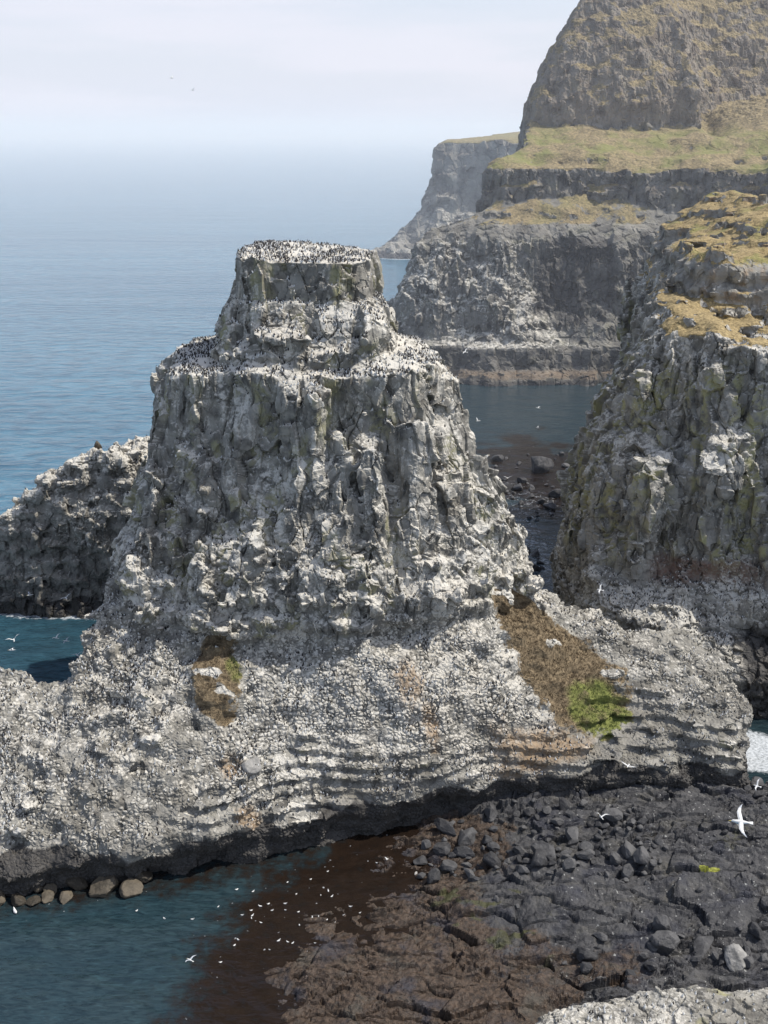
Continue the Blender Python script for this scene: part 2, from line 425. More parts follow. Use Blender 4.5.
# ================================================================== the sea stack
ax, X2, Y2 = grid((-60, 82, -2.6), (46, 149, 60.6), .4)
Z = ax[2][None, None, :]
TOWER = [(-31.5, 116), (-28, 110), (-21, 105), (-12, 104.5), (-3, 104), (6, 105.5), (12, 109.5), (16.5, 116), (16.5, 127), (11, 140), (0, 147), (-20, 147), (-30, 138), (-32, 126)]
dT = pdist(X2, Y2, TOWER)
inset = prof(ax[2], [(0, -1.), (10, -.5), (20, 0), (25, 1.4), (29, 3.2), (38, 6.6), (45.5, 8.2), (50, 12)])
topT = 45.6+.33*np.clip(-dT-8.5, 0, 8)-.02*np.clip(X2+8, -20, 20)
xin = (1.8*sst(-2, 6, X2))[:, :, None]*sst(29, 45, Z)
fT = np.maximum(dT[:, :, None]+inset[None, None]+xin, Z-topT[:, :, None])
SUMMIT = [(-18.6, 119), (-17, 116), (-9, 114.4), (-1.5, 115.5), (1., 119), (1.2, 128), (-4, 134), (-14, 134), (-18, 130)]
dS = pdist(X2, Y2, SUMMIT)
insS = prof(ax[2], [(44, -2.), (47, -.3), (49, .6), (51.5, 1.6), (53, 2.6), (57, 2.9), (60, 4)])
fS = np.maximum(dS[:, :, None]+insS[None, None], Z-(57.2+.03*(Y2-124)-.05*(X2+8))[:, :, None])
APPTS = [at(u, v, y=y) for u, v, y in [
    (95, 600, 112), (170, 622, 108), (250, 640, 106), (400, 612, 107), (470, 600, 110), (540, 605, 118), (600, 628, 118), (650, 630, 119), (700, 645, 117),
    (720, 680, 113), (738, 722, 108.5), (100, 680, 104), (250, 715, 100.3), (400, 680, 102), (500, 695, 104.3), (600, 705, 108.5), (400, 757, 98.6),
    (250, 790, 95), (100, 785, 93.2), (100, 845, 89.6), (0, 845, 90), (0, 700, 103), (0, 672, 106), (50, 672, 106.5), (0, 780, 95), (300, 818, 95.6), (400, 796, 98.6), (600, 750, 104.4), (700, 755, 104.6), (500, 765, 102)]]
APPTS += [(-8, 127, 24), (-8, 142, 16), (-60, 100, 13), (-60, 86, 3.5), (-60, 107, 13), (30, 124, 12), (44, 118, 9), (44, 107, 4)]
hA = tps(APPTS)(X2, Y2)
APRON = [(-70, 83), (-45, 86), (-36, 86.8), (-28, 88.2), (-18, 90.8), (-9, 94.6), (2, 97.8), (12, 100.8), (24, 103), (34, 103.2), (39.5, 103.8), (41.5, 112), (39.5, 118.), (33, 121.5), (22, 121.5), (12, 138), (-20, 140), (-32, 128), (-32.5, 112), (-34, 108), (-41, 107), (-50, 106.8), (-70, 106.5)]
dA = pdist(X2, Y2, APRON)
insA = prof(ax[2], [(-3, 1.3), (0, 1.3), (1.8, 1.2), (3.2, .5), (4.4, 0), (12, .5), (16, .8), (30, 2)])
zz3 = Z+0*hA[:, :, None]
# bedded ledges: stair the lower slope
front = sst(12.5, 6., hA)*sst(-24, -12, X2)
st = (np.abs((((Z+.035*X2[:, :, None]*1.+.12*np.sin(X2/3.)[:, :, None]*1.)/1.25+.35*np.sin(X2*.23+Y2*.4)[:, :, None]) % 1)-.5)*2-.5)
fA = np.maximum((Z-hA[:, :, None])*.72+st*(1.35*front)[:, :, None], dA[:, :, None]+insA[None, None]*np.where(Z < 5, (1-.8*sst(6, 22, X2))[:, :, None], 1))
ftower = np.minimum(fT, fS)
F = np.minimum(ftower, fA)
band = np.abs(F) < 2.8
I = np.argwhere(band)
P = np.stack([ax[0][I[:, 0]], ax[1][I[:, 1]], ax[2][I[:, 2]]], 1)
wt = sst(1.2, -1.2, (ftower-fA)[band])
wtop = sst(43.5, 46, P[:, 2])*sst(49.5, 48, P[:, 2])
wlow = sst(32, 22, P[:, 2])
issum = sst(49, 51, P[:, 2])
pert, _ = col_rough(P, wt*(1.25-.75*wlow-.75*issum)*(1-wtop), .5*(1-wt)+wt*(.18+.6*wlow+.2*wtop), .12+.75*wt*wlow, 0)
lowf = fbm(P/5., 4, 140, .6)
ridg = np.abs(fbm(P*np.array((1/6., 1/6., 1/3.), F32), 3, 145))
pert = pert*(.55+.45*wt)*(1-.25*issum)*(1-.6*sst(55.3, 56.6, P[:, 2]))-(1-wt)*(1.15*lowf-1.1*ridg+.35)
# hollows and the long crack on the tower front
for (cx_, cy_, cz_, rx_, ry_, rz_, dep) in [(2, 104, 19.5, 5.5, 4, 1.6, 2.2), (13, 108, 20, 4, 3, 1.2, 1.6), (-12, 103.5, 18.5, 5, 3, 1.2, 1.5), (1.2, 109, 34, 1.1, 4, 9, 2.6), (5.5, 110, 40, .8, 4, 5, 1.8), (-12, 107, 33, .8, 4, 8, 1.6), (-21, 108, 28, .9, 4, 8, 1.6), (10, 113, 36, 1., 4, 6, 2.)]:
    pert += dep*np.exp(-((P[:, 0]-cx_)/rx_)**2-((P[:, 1]-cy_)/ry_)**2-((P[:, 2]-cz_)/rz_)**2).astype(F32)
F[band] += pert
V, Q = surface_nets(F, (ax[0][0], ax[1][0], ax[2][0]), .4)
V, Q = subdiv(V, Q); V = relax(V, Q, .2)
V6, Q = subdiv(np.c_[V, soft_normals(V, Q)], Q); V, NS = V6[:, :3], V6[:, 3:]
def interp2(A, x, y):
    fx = np.clip((x-ax[0][0])/(ax[0][1]-ax[0][0]), 0, len(ax[0])-1.01); fy = np.clip((y-ax[1][0])/(ax[1][1]-ax[1][0]), 0, len(ax[1])-1.01)
    i, j = fx.astype(int), fy.astype(int); a, b = fx-i, fy-j
    return A[i, j]*(1-a)*(1-b)+A[i+1, j]*a*(1-b)+A[i, j+1]*(1-a)*b+A[i+1, j+1]*a*b
vdT = interp2(dT, V[:, 0], V[:, 1]); vhA = interp2(hA, V[:, 0], V[:, 1])
isT = sst(-.2, .8, V[:, 2]-vhA-.8)
gpatch = np.maximum.reduce([ell(V, 19.5, 110.5, 10, 6.2, -.35)*1.6, ell(V, -17.3, 102.6, 3.2, 4.6)*1.5])
gpatch = np.where(isT > .5, -1, gpatch)+(.42*fbm(V/2.6, 4, 170, .65)+.02)*(gpatch > -.6)
grass = sst(-.1, .75, gpatch)*.85
lowT = sst(36, 24, V[:, 2])
apm = (1-isT)*(1-grass); on = apm > .05
peb = np.zeros(len(V), F32); pebg = np.zeros(len(V), F32)
pc, pe, pr = facets(V[on]*np.array((1/.46, 1/.46, 1/.40), F32)+.5*perlin(V[on]*1.1, 181)[:, None], 183, .6)
pm = np.clip(.75+.9*fbm(V[on]/3., 3, 185), .15, 1)*apm[on]
peb[on] = pm*(.15*sst(0, .45, pe)+.05*pc-.08); pebg[on] = pm*(.42*(sst(0, .3, pe)-.75)+.42*(pr-.5))
V = V+NS/np.maximum(np.linalg.norm(NS, axis=1, keepdims=True), 1e-6)*peb[:, None]
V, N, r1, cv = detail(V, Q, 1., 1., 0, flat=(1-.75*grass)*(.40+isT*(-.03+.6*lowT)), crack=.25+.75*isT, N0=NS, colw=isT*sst(.75, .4, NS[:, 2])*(1-.65*sst(31, 24, V[:, 2]+2.5*fbm(V/5., 2, 149)))*(1-.3*sst(48, 50, V[:, 2])))
nz = N[:, 2]
lf = fbm(V/6., 4, 150); mf = fbm(V/1.8, 3, 155)
side = sst(-10, 12, V[:, 0])
bright = np.exp(-((V[:, 0]-2)/14)**2-((V[:, 2]-15)/6)**2)+.35*np.exp(-((V[:, 0]+30)/14)**2-((V[:, 2]-5)/3)**2)  # whiter guano areas, with the sunlit tone of the apron painted in
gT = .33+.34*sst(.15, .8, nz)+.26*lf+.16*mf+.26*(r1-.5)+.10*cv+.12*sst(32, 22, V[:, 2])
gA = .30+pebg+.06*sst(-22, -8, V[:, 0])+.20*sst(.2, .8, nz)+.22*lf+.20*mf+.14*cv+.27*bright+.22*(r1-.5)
gtop = sst(43, 46, V[:, 2])*sst(.5, .8, nz)
colr = col_rough(V, 1, 0, 0, 0)[1]
gT = gT+.34*(colr-.5)
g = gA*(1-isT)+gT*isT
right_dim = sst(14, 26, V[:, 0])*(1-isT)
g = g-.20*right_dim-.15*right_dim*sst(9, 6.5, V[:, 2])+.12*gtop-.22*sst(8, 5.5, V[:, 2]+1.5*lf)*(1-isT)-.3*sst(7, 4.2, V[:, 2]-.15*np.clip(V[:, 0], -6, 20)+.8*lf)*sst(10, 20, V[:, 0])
wet = sst(4.6, 3.4, V[:, 2]-.02*np.clip(V[:, 0], 0, 30)+1.6*lf)
lich = isT*sst(.05, .4, fbm(V*np.array((1/3., 1/3., 1/9.), F32), 3, 160))*sst(.5, .1, nz)*.8
tan = np.maximum.reduce([ell(V, 2.5, 102.5, 2., 1.6), ell(V, 5, 101, 1.3, 1.2), ell(V, -15.4, 96, 1.4, 1.4), ell(V, -13.2, 93.6, 2.2, .9), ell(V, 17, 103.2, 7, 1.8, .2)*.9])
tan = sst(0, .6, tan+.4*mf)*.75
green = np.maximum(sst(-.1, .3, ell(V, 24.3, 107.6, 4.2, 2.7)+.25*mf), sst(0, .5, ell(V, -15.6, 103.6, 1.5, 1.6)+.25*mf)*.7)
red = 0*g
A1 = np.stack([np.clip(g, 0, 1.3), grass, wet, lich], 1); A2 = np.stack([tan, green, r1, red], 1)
A3 = np.repeat((isT*sst(.75, .35, nz)*(1-.5*lowT))[:, None], 4, 1)
print('stack verts', len(V), 'faces', len(Q), time.time()-T0)
fz = V[Q].mean(1)
fs = interp2(dS, fz[:, 0], fz[:, 1])
fT_ = isT[Q].mean(1) > .5
psum = fT_ & (fz[:, 2] > 48.4) & (fs < 1.5)
stack = tag(empty('sea_stack', (-8, 112, 0)), 'tall grey sea stack whitened by seabirds, with flat summit block and pale apron', 'sea stack')
for nm, msk in (('summit_block', psum), ('tower', fT_ & ~psum), ('apron', ~fT_)):
    V_ = V-np.array((-8, 112, 0), F32)
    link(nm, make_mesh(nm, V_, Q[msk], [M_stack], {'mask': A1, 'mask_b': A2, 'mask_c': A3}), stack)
flatw = sst(.35, .8, nz)*(1-sst(.2, .6, grass))*(wet < .3)
wb = flatw*((1-isT)*(1-right_dim*.6)*sst(3.5, 5.5, V[:, 2])+gtop*2.2+.25*isT)*np.clip(.7+1.2*lf, .1, 2)*(.15+sst(-.1, .25, fbm(V/2.2, 3, 158)))
COLONY.append(sow(V, Q, N, wb*(N[:, 1] < .6), 15000, RNG))
GRS = [sow(V, Q, N, sst(.3, .8, grass)*(nz > .3), 5000, RNG)]
GRSG = [None]

# ================================================================== generic mass
def mass(lo, hi, h, comps, rough, k, s, levels, detail_amp=1., band_w=None):
    global ax
    ax, X2, Y2 = grid(lo, hi, h)
    Z = ax[2][None, None, :]
    F = None
    for poly, pr, top, *ex in comps:
        d = pdist(X2, Y2, poly)
        f = d[:, :, None]+prof(ax[2], pr)[None, None]
        if ex: f = f+ex[0](X2[:, :, None], Y2[:, :, None], Z)
        if top is not None: f = np.maximum(f, (Z-np.asarray(top(X2, Y2, d), F32)[:, :, None])*.85)
        F = f if F is None else np.minimum(F, f)
    band = np.abs(F) < (band_w or 3.2*k)
    I = np.argwhere(band)
    P = np.stack([ax[0][I[:, 0]], ax[1][I[:, 1]], ax[2][I[:, 2]]], 1)
    F[band] += rough(P)
    V, Q = surface_nets(F, (ax[0][0], ax[1][0], ax[2][0]), h)
    V, Q = subdiv(V, Q); V = relax(V, Q, .2)
    NS = soft_normals(V, Q)
    for _ in range(levels-1):
        V6, Q = subdiv(np.c_[V, NS], Q); V, NS = V6[:, :3], V6[:, 3:]
    mass.N = NS
    return V, Q

# ---- the low outcrop behind the stack, left
OUT = [(-80, 160), (-64, 154.5), (-52, 153), (-40, 153.5), (-26, 151), (-12, 152), (-12, 172), (-45, 176), (-80, 172)]
htopO = tps([(-37, 160, 24.2), (-46, 160, 23.2), (-51, 158, 20.5), (-56, 158, 15.5), (-61, 158, 11.), (-70, 160, 6), (-80, 165, 2), (-25, 160, 25), (-12, 160, 25), (-45, 172, 20), (-60, 172, 9), (-15, 172, 24)])
V, Q = mass((-80, 148, -3), (-12, 176, 29), .55, [(OUT, [(-3, -1.2), (0, 0), (3, .5), (8, .8), (15, 1.4), (20, 2.2), (25, 4)], lambda X, Y, d: htopO(X, Y))],
            lambda P: col_rough(P, .25, 1.1, .5, 5)[0], 1., 5, 2)
V, N, r1, cv = detail(V, Q, 1.15, 1.15, 5)
lf = fbm(V/6., 4, 250); nz = N[:, 2]
hp = htopO(V[:, 0], V[:, 1])
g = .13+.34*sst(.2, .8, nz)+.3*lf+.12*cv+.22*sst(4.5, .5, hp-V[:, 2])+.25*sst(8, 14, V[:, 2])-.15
wet = np.maximum(sst(3.2, 1.8, V[:, 2]+1.*lf), .5*sst(11, 4, V[:, 2]+4*lf))
A1 = np.stack([np.clip(g, 0, 1.2), 0*g, wet, 0*g], 1); A2 = np.stack([0*g, 0*g, r1, 0*g], 1)
o = link('rock_outcrop', make_mesh('rock_outcrop', V, Q, [M_stack], {'mask': A1, 'mask_b': A2}))
tag(o, 'low dark rock outcrop with pale top in the sea behind the stack', 'rock outcrop')
COLONY.append(sow(V, Q, N, sst(.5, .85, nz)*sst(3, 1, hp-V[:, 2]), 500, RNG))

# ---- the near cliff on the right
CL = [(24, 139), (26.5, 132.5), (32, 129.5), (40, 127.5), (50, 126.5), (66, 124), (66, 206), (44, 206), (31, 170), (25, 150)]
SC = [(24.5, 134), (28, 126.5), (34, 124), (42, 122.5), (66, 121), (66, 134), (30, 138)]
UP = [(41, 158), (44.5, 151.5), (52, 149.5), (66, 148), (66, 206), (47, 206), (43, 175)]
htopC = lambda X, Y, d: 45.2+.09*(Y-138)+.9*np.sin(X*.5)
topU = tps([(38, 152, 54.), (48, 150, 53.5), (60, 149, 52.5), (41, 162, 54.), (49, 160, 53.6), (60, 163, 56), (42, 178, 50.), (48, 178, 54.), (54, 178, 57.8), (64, 180, 60.3), (44, 200, 50), (54, 200, 57), (66, 200, 60), (40, 190, 50)])
hS = tps([(30, 135, 17.5), (36, 134, 16.5), (45, 132, 14), (28, 128, 12.5), (36, 126, 11.5), (42, 124, 8), (50, 123, 5), (66, 122, 3), (60, 132, 10)])
def roughC(P):
    up = sst(12, 18, P[:, 2]); hi_ = sst(44, 47, P[:, 2])
    p, _ = col_rough(P, 1.0*up*(1-.75*hi_), .65-.4*up*(1-hi_), .15+.75*hi_, 9)
    for (cx_, cy_, cz_, rx_, ry_, rz_, dep) in [(43, 127, 22, 3.2, 6, 6, 3.8), (36, 131, 20, 1.6, 4, 4, 2.2), (50, 128, 32, 1.2, 5, 9, 3.), (31, 131, 30, .9, 4, 8, 2.), (41, 130, 15.5, 6, 4, 1.5, 2.)]:
        p = p+dep*np.exp(-((P[:, 0]-cx_)/rx_)**2-((P[:, 1]-cy_)/ry_)**2-((P[:, 2]-cz_)/rz_)**2)
    return p
V, Q = mass((16, 116, -3), (65, 205, 66), .55, [
    (CL, [(-3, -.8), (0, 0), (10, 0), (17, 1.6), (27, 2.8), (37, 5.2), (46, 8.), (50, 10)], htopC, lambda X, Y, Z: 4.5*sst(24, 46, Z)*sst(46, 34, X)),
    (SC, [(-3, -.5), (0, 0), (6, .8), (20, 2)], lambda X, Y, d: hS(X, Y)),
    (UP, [(40, -1), (46, 0), (50, 1.2), (52, 1.6), (55, 3.2), (60, 5)], lambda X, Y, d: topU(X, Y))], roughC, 1., 9, 2)
gz = V[:, 2]-topU(V[:, 0], V[:, 1])
N0 = vnormals(V, Q)
lf = fbm(V/6., 4, 350)
grass = sst(.45, .75, N0[:, 2]+.25*lf)*sst(51, 54, V[:, 2])+sst(.4, .8, N0[:, 2]+.3*lf)*sst(44, 45.4, V[:, 2])*sst(33, 38, V[:, 0]+2*lf)*sst(50, 48, V[:, 2])
grass = np.clip(grass, 0, 1)
V, N, r1, cv = detail(V, Q, 1.1, 1.1, 9, flat=(1-.7*grass)*(.5+.5*sst(26, 16, V[:, 2])), N0=mass.N, colw=1.35*sst(.75, .4, mass.N[:, 2])*sst(15, 21, V[:, 2])*sst(47, 45.5, V[:, 2]))
colr = col_rough(V, 1, 0, 0, 9)[1]
nz = N[:, 2]; mf = fbm(V/1.8, 3, 355)
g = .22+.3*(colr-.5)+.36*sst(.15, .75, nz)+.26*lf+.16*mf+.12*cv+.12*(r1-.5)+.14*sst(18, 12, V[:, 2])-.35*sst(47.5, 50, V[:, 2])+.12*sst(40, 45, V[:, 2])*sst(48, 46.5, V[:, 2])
wet = np.maximum(sst(4, 2, V[:, 2]+lf), .8*sst(14, 8, V[:, 2]+2*lf)*sst(42, 47, V[:, 0]))
lich = sst(-.15, .2, fbm(V*np.array((1/2.6, 1/2.6, 1/10.), F32), 3, 360))*sst(.5, .1, nz)*sst(15, 20, V[:, 2])*sst(44, 40, V[:, 2])
red = sst(2.2, 1., np.abs(V[:, 2]-16.5-.5*lf))*sst(33, 36, V[:, 0])*sst(50, 46, V[:, 0])*.8
tan = .5*sst(46.5, 49, V[:, 2])*sst(.0, .4, mf)*sst(40, 48, V[:, 0])
green = sst(0, .5, fbm(V/5., 3, 365)+.1*sst(170, 165, V[:, 1]))*sst(50, 53, V[:, 2])*.6
A1 = np.stack([np.clip(g, 0, 1.2), grass, wet, lich], 1); A2 = np.stack([tan, green, r1, red], 1)
A3 = np.repeat((sst(.75, .35, nz)*sst(16, 22, V[:, 2]))[:, None], 4, 1)
o = link('cliff', make_mesh('cliff', V, Q, [M_cliff], {'mask': A1, 'mask_b': A2, 'mask_c': A3}))
tag(o, 'steep greenish grey cliff with grassy ledges on the right across the channel', 'cliff', kind='structure')
COLONY.append(sow(V, Q, N, sst(.4, .8, nz)*(1-grass)*(sst(20, 14, V[:, 2])*(wet < .3)+.6*sst(40, 45, V[:, 2])*sst(48, 46, V[:, 2])), 2200, RNG))
print('cliff', len(V), time.time()-T0)

# ---- the headland with the grassy hill
HB = [(-9, 340), (-9, 334), (-2, 325), (12, 318), (30, 315), (60, 313), (84, 316), (96, 302), (98, 262), (86, 232), (64, 216), (64, 204), (200, 196), (200, 470), (60, 470), (42, 440), (12, 384)]
H2 = [(29.5, 356), (31, 351), (45, 349.5), (62, 350), (76, 348), (92, 346), (104, 340), (120, 330), (200, 320), (200, 470), (60, 470), (47, 415), (37, 375)]
HH = [(47, 394), (49, 386), (58, 381), (76, 379), (96, 381), (103, 377), (108, 388), (114, 398), (150, 404), (200, 400), (200, 470), (60, 470), (50, 420)]
bench = lambda X, Y, d: np.interp(-d, [0, 15, 19, 25, 34, 40], [10, 34, 39.5, 43, 49, 51])
def shelf(X, Y, d):
    return np.interp(Y-.0*X, [346, 352, 380, 400], [58.2, 59.2, 70.5, 75])+.13*np.clip(X-90, 0, 60)+.7*np.sin(X*.21)+.5*np.sin(Y*.3+X*.1)
def roughH(P):
    cl = sst(44, 38, P[:, 2])
    p, _ = col_rough(P, .6*cl+.2*sst(68, 74, P[:, 2])+.1, .6, (.6-.25*cl)*(1-.75*sst(66, 74, P[:, 2])), 15, 2.)
    p = p-cl*(5.5*fbm(P*np.array((1/20., 1/20., 1/50.), F32), 3, 480)+1.5)+.0
    soft = sst(1, 0, np.abs(P[:, 2]-46)/6)*.5
    p = p*(.75-.35*soft-.25*sst(60, 64, P[:, 2])*sst(80, 72, P[:, 2]))
    for (cx_, cy_, cz_, rx_, ry_, rz_, dep) in [(53, 327, 27, 12, 9, 15, 7), (22, 318, 15, 6, 8, 3.2, 9), (107, 382, 88, 3.5, 12, 30, 6), (94, 384, 95, 3, 10, 14, 4)]:
        p = p+dep*np.exp(-((P[:, 0]-cx_)/rx_)**2-((P[:, 1]-cy_)/ry_)**2-((P[:, 2]-cz_)/rz_)**2)
    return p
V, Q = mass((-14, 205, -3), (172, 455, 136), 1.4, [
    (HB, [(-3, -2), (0, 0), (2.4, 1.2), (3.4, 4.5), (9.5, 5.6), (10.8, 9), (15, 11), (35, 17.5), (41.5, 19), (60, 22)], bench),
    (H2, [(40, -2), (49, 0), (52, .3), (54, 1.2), (59, 2), (64, 8)], shelf),
    (HH, [(60, -1), (70, 0), (80, 1.5), (95, 8.5), (110, 17), (140, 36)], None)], roughH, 2., 15, 2)
N0 = vnormals(V, Q); lf = fbm(V/14., 4, 450); mf = fbm(V/4., 3, 455)
up = N0[:, 2]
grass = sst(.38, .68, up+.25*lf)*np.clip(sst(42, 45, V[:, 2]+2*lf), 0, 1)
grass = np.maximum(grass, sst(70, 75, V[:, 2])*np.clip(.08+.5*lf+.55*mf+.45*up, 0, 1)*.7)
V, N, r1, cv = detail(V, Q, 2.2, .75, 15, flat=(1-.7*grass)*(1-.35*sst(70, 75, V[:, 2]))*.8, N0=mass.N, colw=1.6*sst(.75, .4, mass.N[:, 2])*sst(11, 14, V[:, 2])*np.where(V[:, 2] < 64, 1, .6)*(1-grass))
V = V+N*(.7*fbm(V*np.array((1/3., 1/3., 1/9.), F32), 5, 470, .65)*sst(70, 75, V[:, 2]))[:, None].astype(F32); N = vnormals(V, Q)
nz = N[:, 2]
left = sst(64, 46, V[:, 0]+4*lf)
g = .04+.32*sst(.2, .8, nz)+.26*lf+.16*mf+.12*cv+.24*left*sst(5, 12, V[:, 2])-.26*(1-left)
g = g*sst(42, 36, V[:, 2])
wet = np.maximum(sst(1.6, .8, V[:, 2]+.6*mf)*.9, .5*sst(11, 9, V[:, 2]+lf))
wet = np.maximum(wet, (.62-.25*np.abs(lf))*sst(.35, .6, ell(V, 56, 333, 24, 40)+.25*lf)*sst(11, 17, V[:, 2])*sst(42, 38, V[:, 2]+2*lf))  # shade of the cliff recess painted in through the wet mask, not damp
tan = np.maximum(sst(1., 2., V[:, 2])*sst(4.2, 3., V[:, 2])*sst(.3, .7, nz)*.9, .25*sst(50, 52, V[:, 2])*sst(.35, .7, nz+.2*lf)*sst(62, 60, V[:, 2])+.32*sst(70, 74, V[:, 2]))
green = sst(-.3, .4, fbm(V/9., 3, 465))*sst(74, 66, V[:, 2])*.75
grass = np.where((V[:, 2] < 54), grass*np.clip(.62+.9*lf+.5*mf, 0, .9), grass)
green = np.where(V[:, 2] < 54, green*.3, green)
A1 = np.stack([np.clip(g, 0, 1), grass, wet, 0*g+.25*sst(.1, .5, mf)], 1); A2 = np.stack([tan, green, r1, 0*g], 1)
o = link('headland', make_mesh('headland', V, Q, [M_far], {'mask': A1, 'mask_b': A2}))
tag(o, 'hazy stepped headland of dark cliffs and dry grass shelves under a steep brown hill', 'headland', kind='structure')
print('headland', len(V), time.time()-T0)

# ---- the distant headland and its skerry
DB = [(-4, 672), (6, 660), (22, 652), (60, 645), (110, 640), (200, 640), (200, 900), (90, 900), (34, 760), (4, 700)]
SK = [(-16, 655), (-6, 648), (8, 640), (30, 640), (40, 655), (20, 672), (-4, 668)]
V, Q = mass((-20, 632, -3), (180, 880, 78), 2.5, [
    (DB, [(-3, -2), (0, 0), (5, 5), (16, 15), (24, 22), (45, 27), (66, 33)], lambda X, Y, d: 64.5+.035*(Y-690)-.0*X),
    (SK, [(-3, -2), (0, 0), (3, 3), (6, 8)], lambda X, Y, d: 5.5+0*X)], lambda P: col_rough(P, .55, .55, .35, 25, 3.)[0]*.8*sst(67, 58, P[:, 2]), 3., 25, 2)
N0 = vnormals(V, Q); lf = fbm(V/25., 4, 550)
grass = sst(.6, .85, N0[:, 2]+.1*lf)*sst(52, 60, V[:, 2])
V, N, r1, cv = detail(V, Q, 4., .8, 25, flat=1-.9*grass)
nz = N[:, 2]
g = .06+.3*sst(.2, .8, nz)+.3*lf; g = g*sst(50, 30, V[:, 2])
wet = sst(4, 2, V[:, 2]+lf*2)
A1 = np.stack([np.clip(g, 0, 1), grass, wet, 0*g], 1); A2 = np.stack([.2*grass, .25+.3*lf, r1, 0*g], 1)
o = link('distant_headland', make_mesh('distant_headland', V, Q, [M_dist], {'mask': A1, 'mask_b': A2}))
tag(o, 'far blue-grey headland with a flat dry grass top and a low skerry at its foot', 'headland', kind='structure')

# ---- the shore platform
xs = np.arange(-16, 46.01, .13, dtype=F32); ys = np.arange(62, 110.01, .13, dtype=F32)
SH = [(2, 98, 0), (1.6, 94, -.1), (1.4, 90.5, 0), (-5, 86, 0), (-8.4, 79, 0), (-9.6, 72, 0), (-9, 64, 0), (8, 90, .9), (9, 80, 1.0), (4, 74, .9), (2, 82, .7), (8.5, 86, 1.9), (16, 87, 2.7), (29, 87, 3.0), (40, 86, 3.2), (15, 79, 1.3), (29, 79, 1.7), (40, 79, 2),
      (21, 99, 2.4), (9, 93, 1.0), (12, 97, 1.6), (35, 99, 3), (39, 103, 2.6), (46, 100, 2.6), (46, 106, -1), (38, 109, 1), (46, 110, -2.), (-14, 80, -1.6), (-12, 92, -1.6), (-3, 95, -1.2), (-16, 72, -2.), (20, 70, 1.8), (40, 70, 2.2), (20, 62, 2), (0, 66, .8), (-2, 101, -1), (10, 103, 2.), (25, 107, 2.5), (-16, 105, -2)]
hSh = tps(SH, .1)
GX, GY = np.meshgrid(xs, ys, indexing='ij')
hb = hSh(GX, GY).ravel()
P = np.stack([GX.ravel(), GY.ravel(), 0*hb], 1).astype(F32)
wp = P+1.2*np.stack([fbm(P/4., 2, 601), fbm(P/4.+9, 2, 602), 0*hb], 1)
a0, e0, r0 = facets(wp*np.array((1/5.5, 1/2.6, 1), F32), 61, 1.0)
a1, e1, r1 = facets(wp*np.array((1/1.25, 1/.85, 1), F32), 63, 1.2)
a2, e2, r2 = facets(P*np.array((1/.5, 1/.38, 1), F32), 65, 1.2)
zsh = hb+.48*a0-.25*(1-sst(0, .1, e0))*sst(-.2, .3, perlin(P/3., 618))+(.13*a1-.04*(1-sst(0, .12, e1))+.06*a2-.02*(1-sst(0, .15, e2)))*(.25+1.3*sst(-.2, .4, fbm(P/6., 3, 619)))*(1-.5*sst(5, 9, P[:, 0])*sst(92, 89, P[:, 1])*sst(80, 83, P[:, 1]))+.7*fbm(P/5., 6, 610, .62)+.07*perlin(P/.5, 615)+.04*perlin(P/.27, 617)-.35*sst(.5, 0, np.abs(fbm(P*np.array((1/9., 1/3., 1), F32), 3, 616))*4)
VS = np.stack([P[:, 0], P[:, 1], zsh], 1).astype(F32)
nx_, ny_ = len(xs), len(ys)
ids = np.arange(nx_*ny_).reshape(nx_, ny_)
QS = np.stack([ids[:-1, :-1], ids[1:, :-1], ids[1:, 1:], ids[:-1, 1:]], -1).reshape(-1, 4)
lf = fbm(P/5., 4, 620); mf = fbm(P/1.5, 3, 625)
weed = sst(1.9, .9, hb+.8*lf)
weed = np.maximum(weed*sst(20, 14, P[:, 0]), .75*sst(12, 7, P[:, 0])*sst(92, 88, P[:, 1]))
weed = np.maximum(weed, .7*sst(3.2, 1.2, np.abs(P[:, 1]-77.5+.12*(P[:, 0]-15))+1.5*lf)*sst(26, 20, P[:, 0]))
moss = sst(.05, .4, fbm(P*np.array((1/4., 1/2., 1), F32), 3, 630))*sst(2, 6, P[:, 0])*sst(19, 13, P[:, 0])*.8*sst(76, 79, P[:, 1])*sst(91, 87, P[:, 1])
moss = np.maximum(moss, .5*sst(.2, .5, lf)*sst(28, 34, P[:, 0]))
lichn = ell(P, 31.2, 88.2, 1.6, .7)
A = np.stack([weed, moss, sst(12, 18, P[:, 0]), np.clip(lichn*1.4, 0, 1)], 1)
keep = (VS[QS][:, :, 2].max(1) > -2.5)
o = link('rocky_shore', make_mesh('rocky_shore', VS, QS[keep], [M_shore], {'mask': A}))
tag(o, 'dark wet rock platform with brown seaweed below the stack', 'shore', kind='structure')
def shore_z(x, y):
    i = np.clip(((np.asarray(x)-xs[0])/.13).astype(int), 0, nx_-1); j = np.clip(((np.asarray(y)-ys[0])/.13).astype(int), 0, ny_-1)
    return zsh[i*ny_+j]
print('shore', len(VS), time.time()-T0)

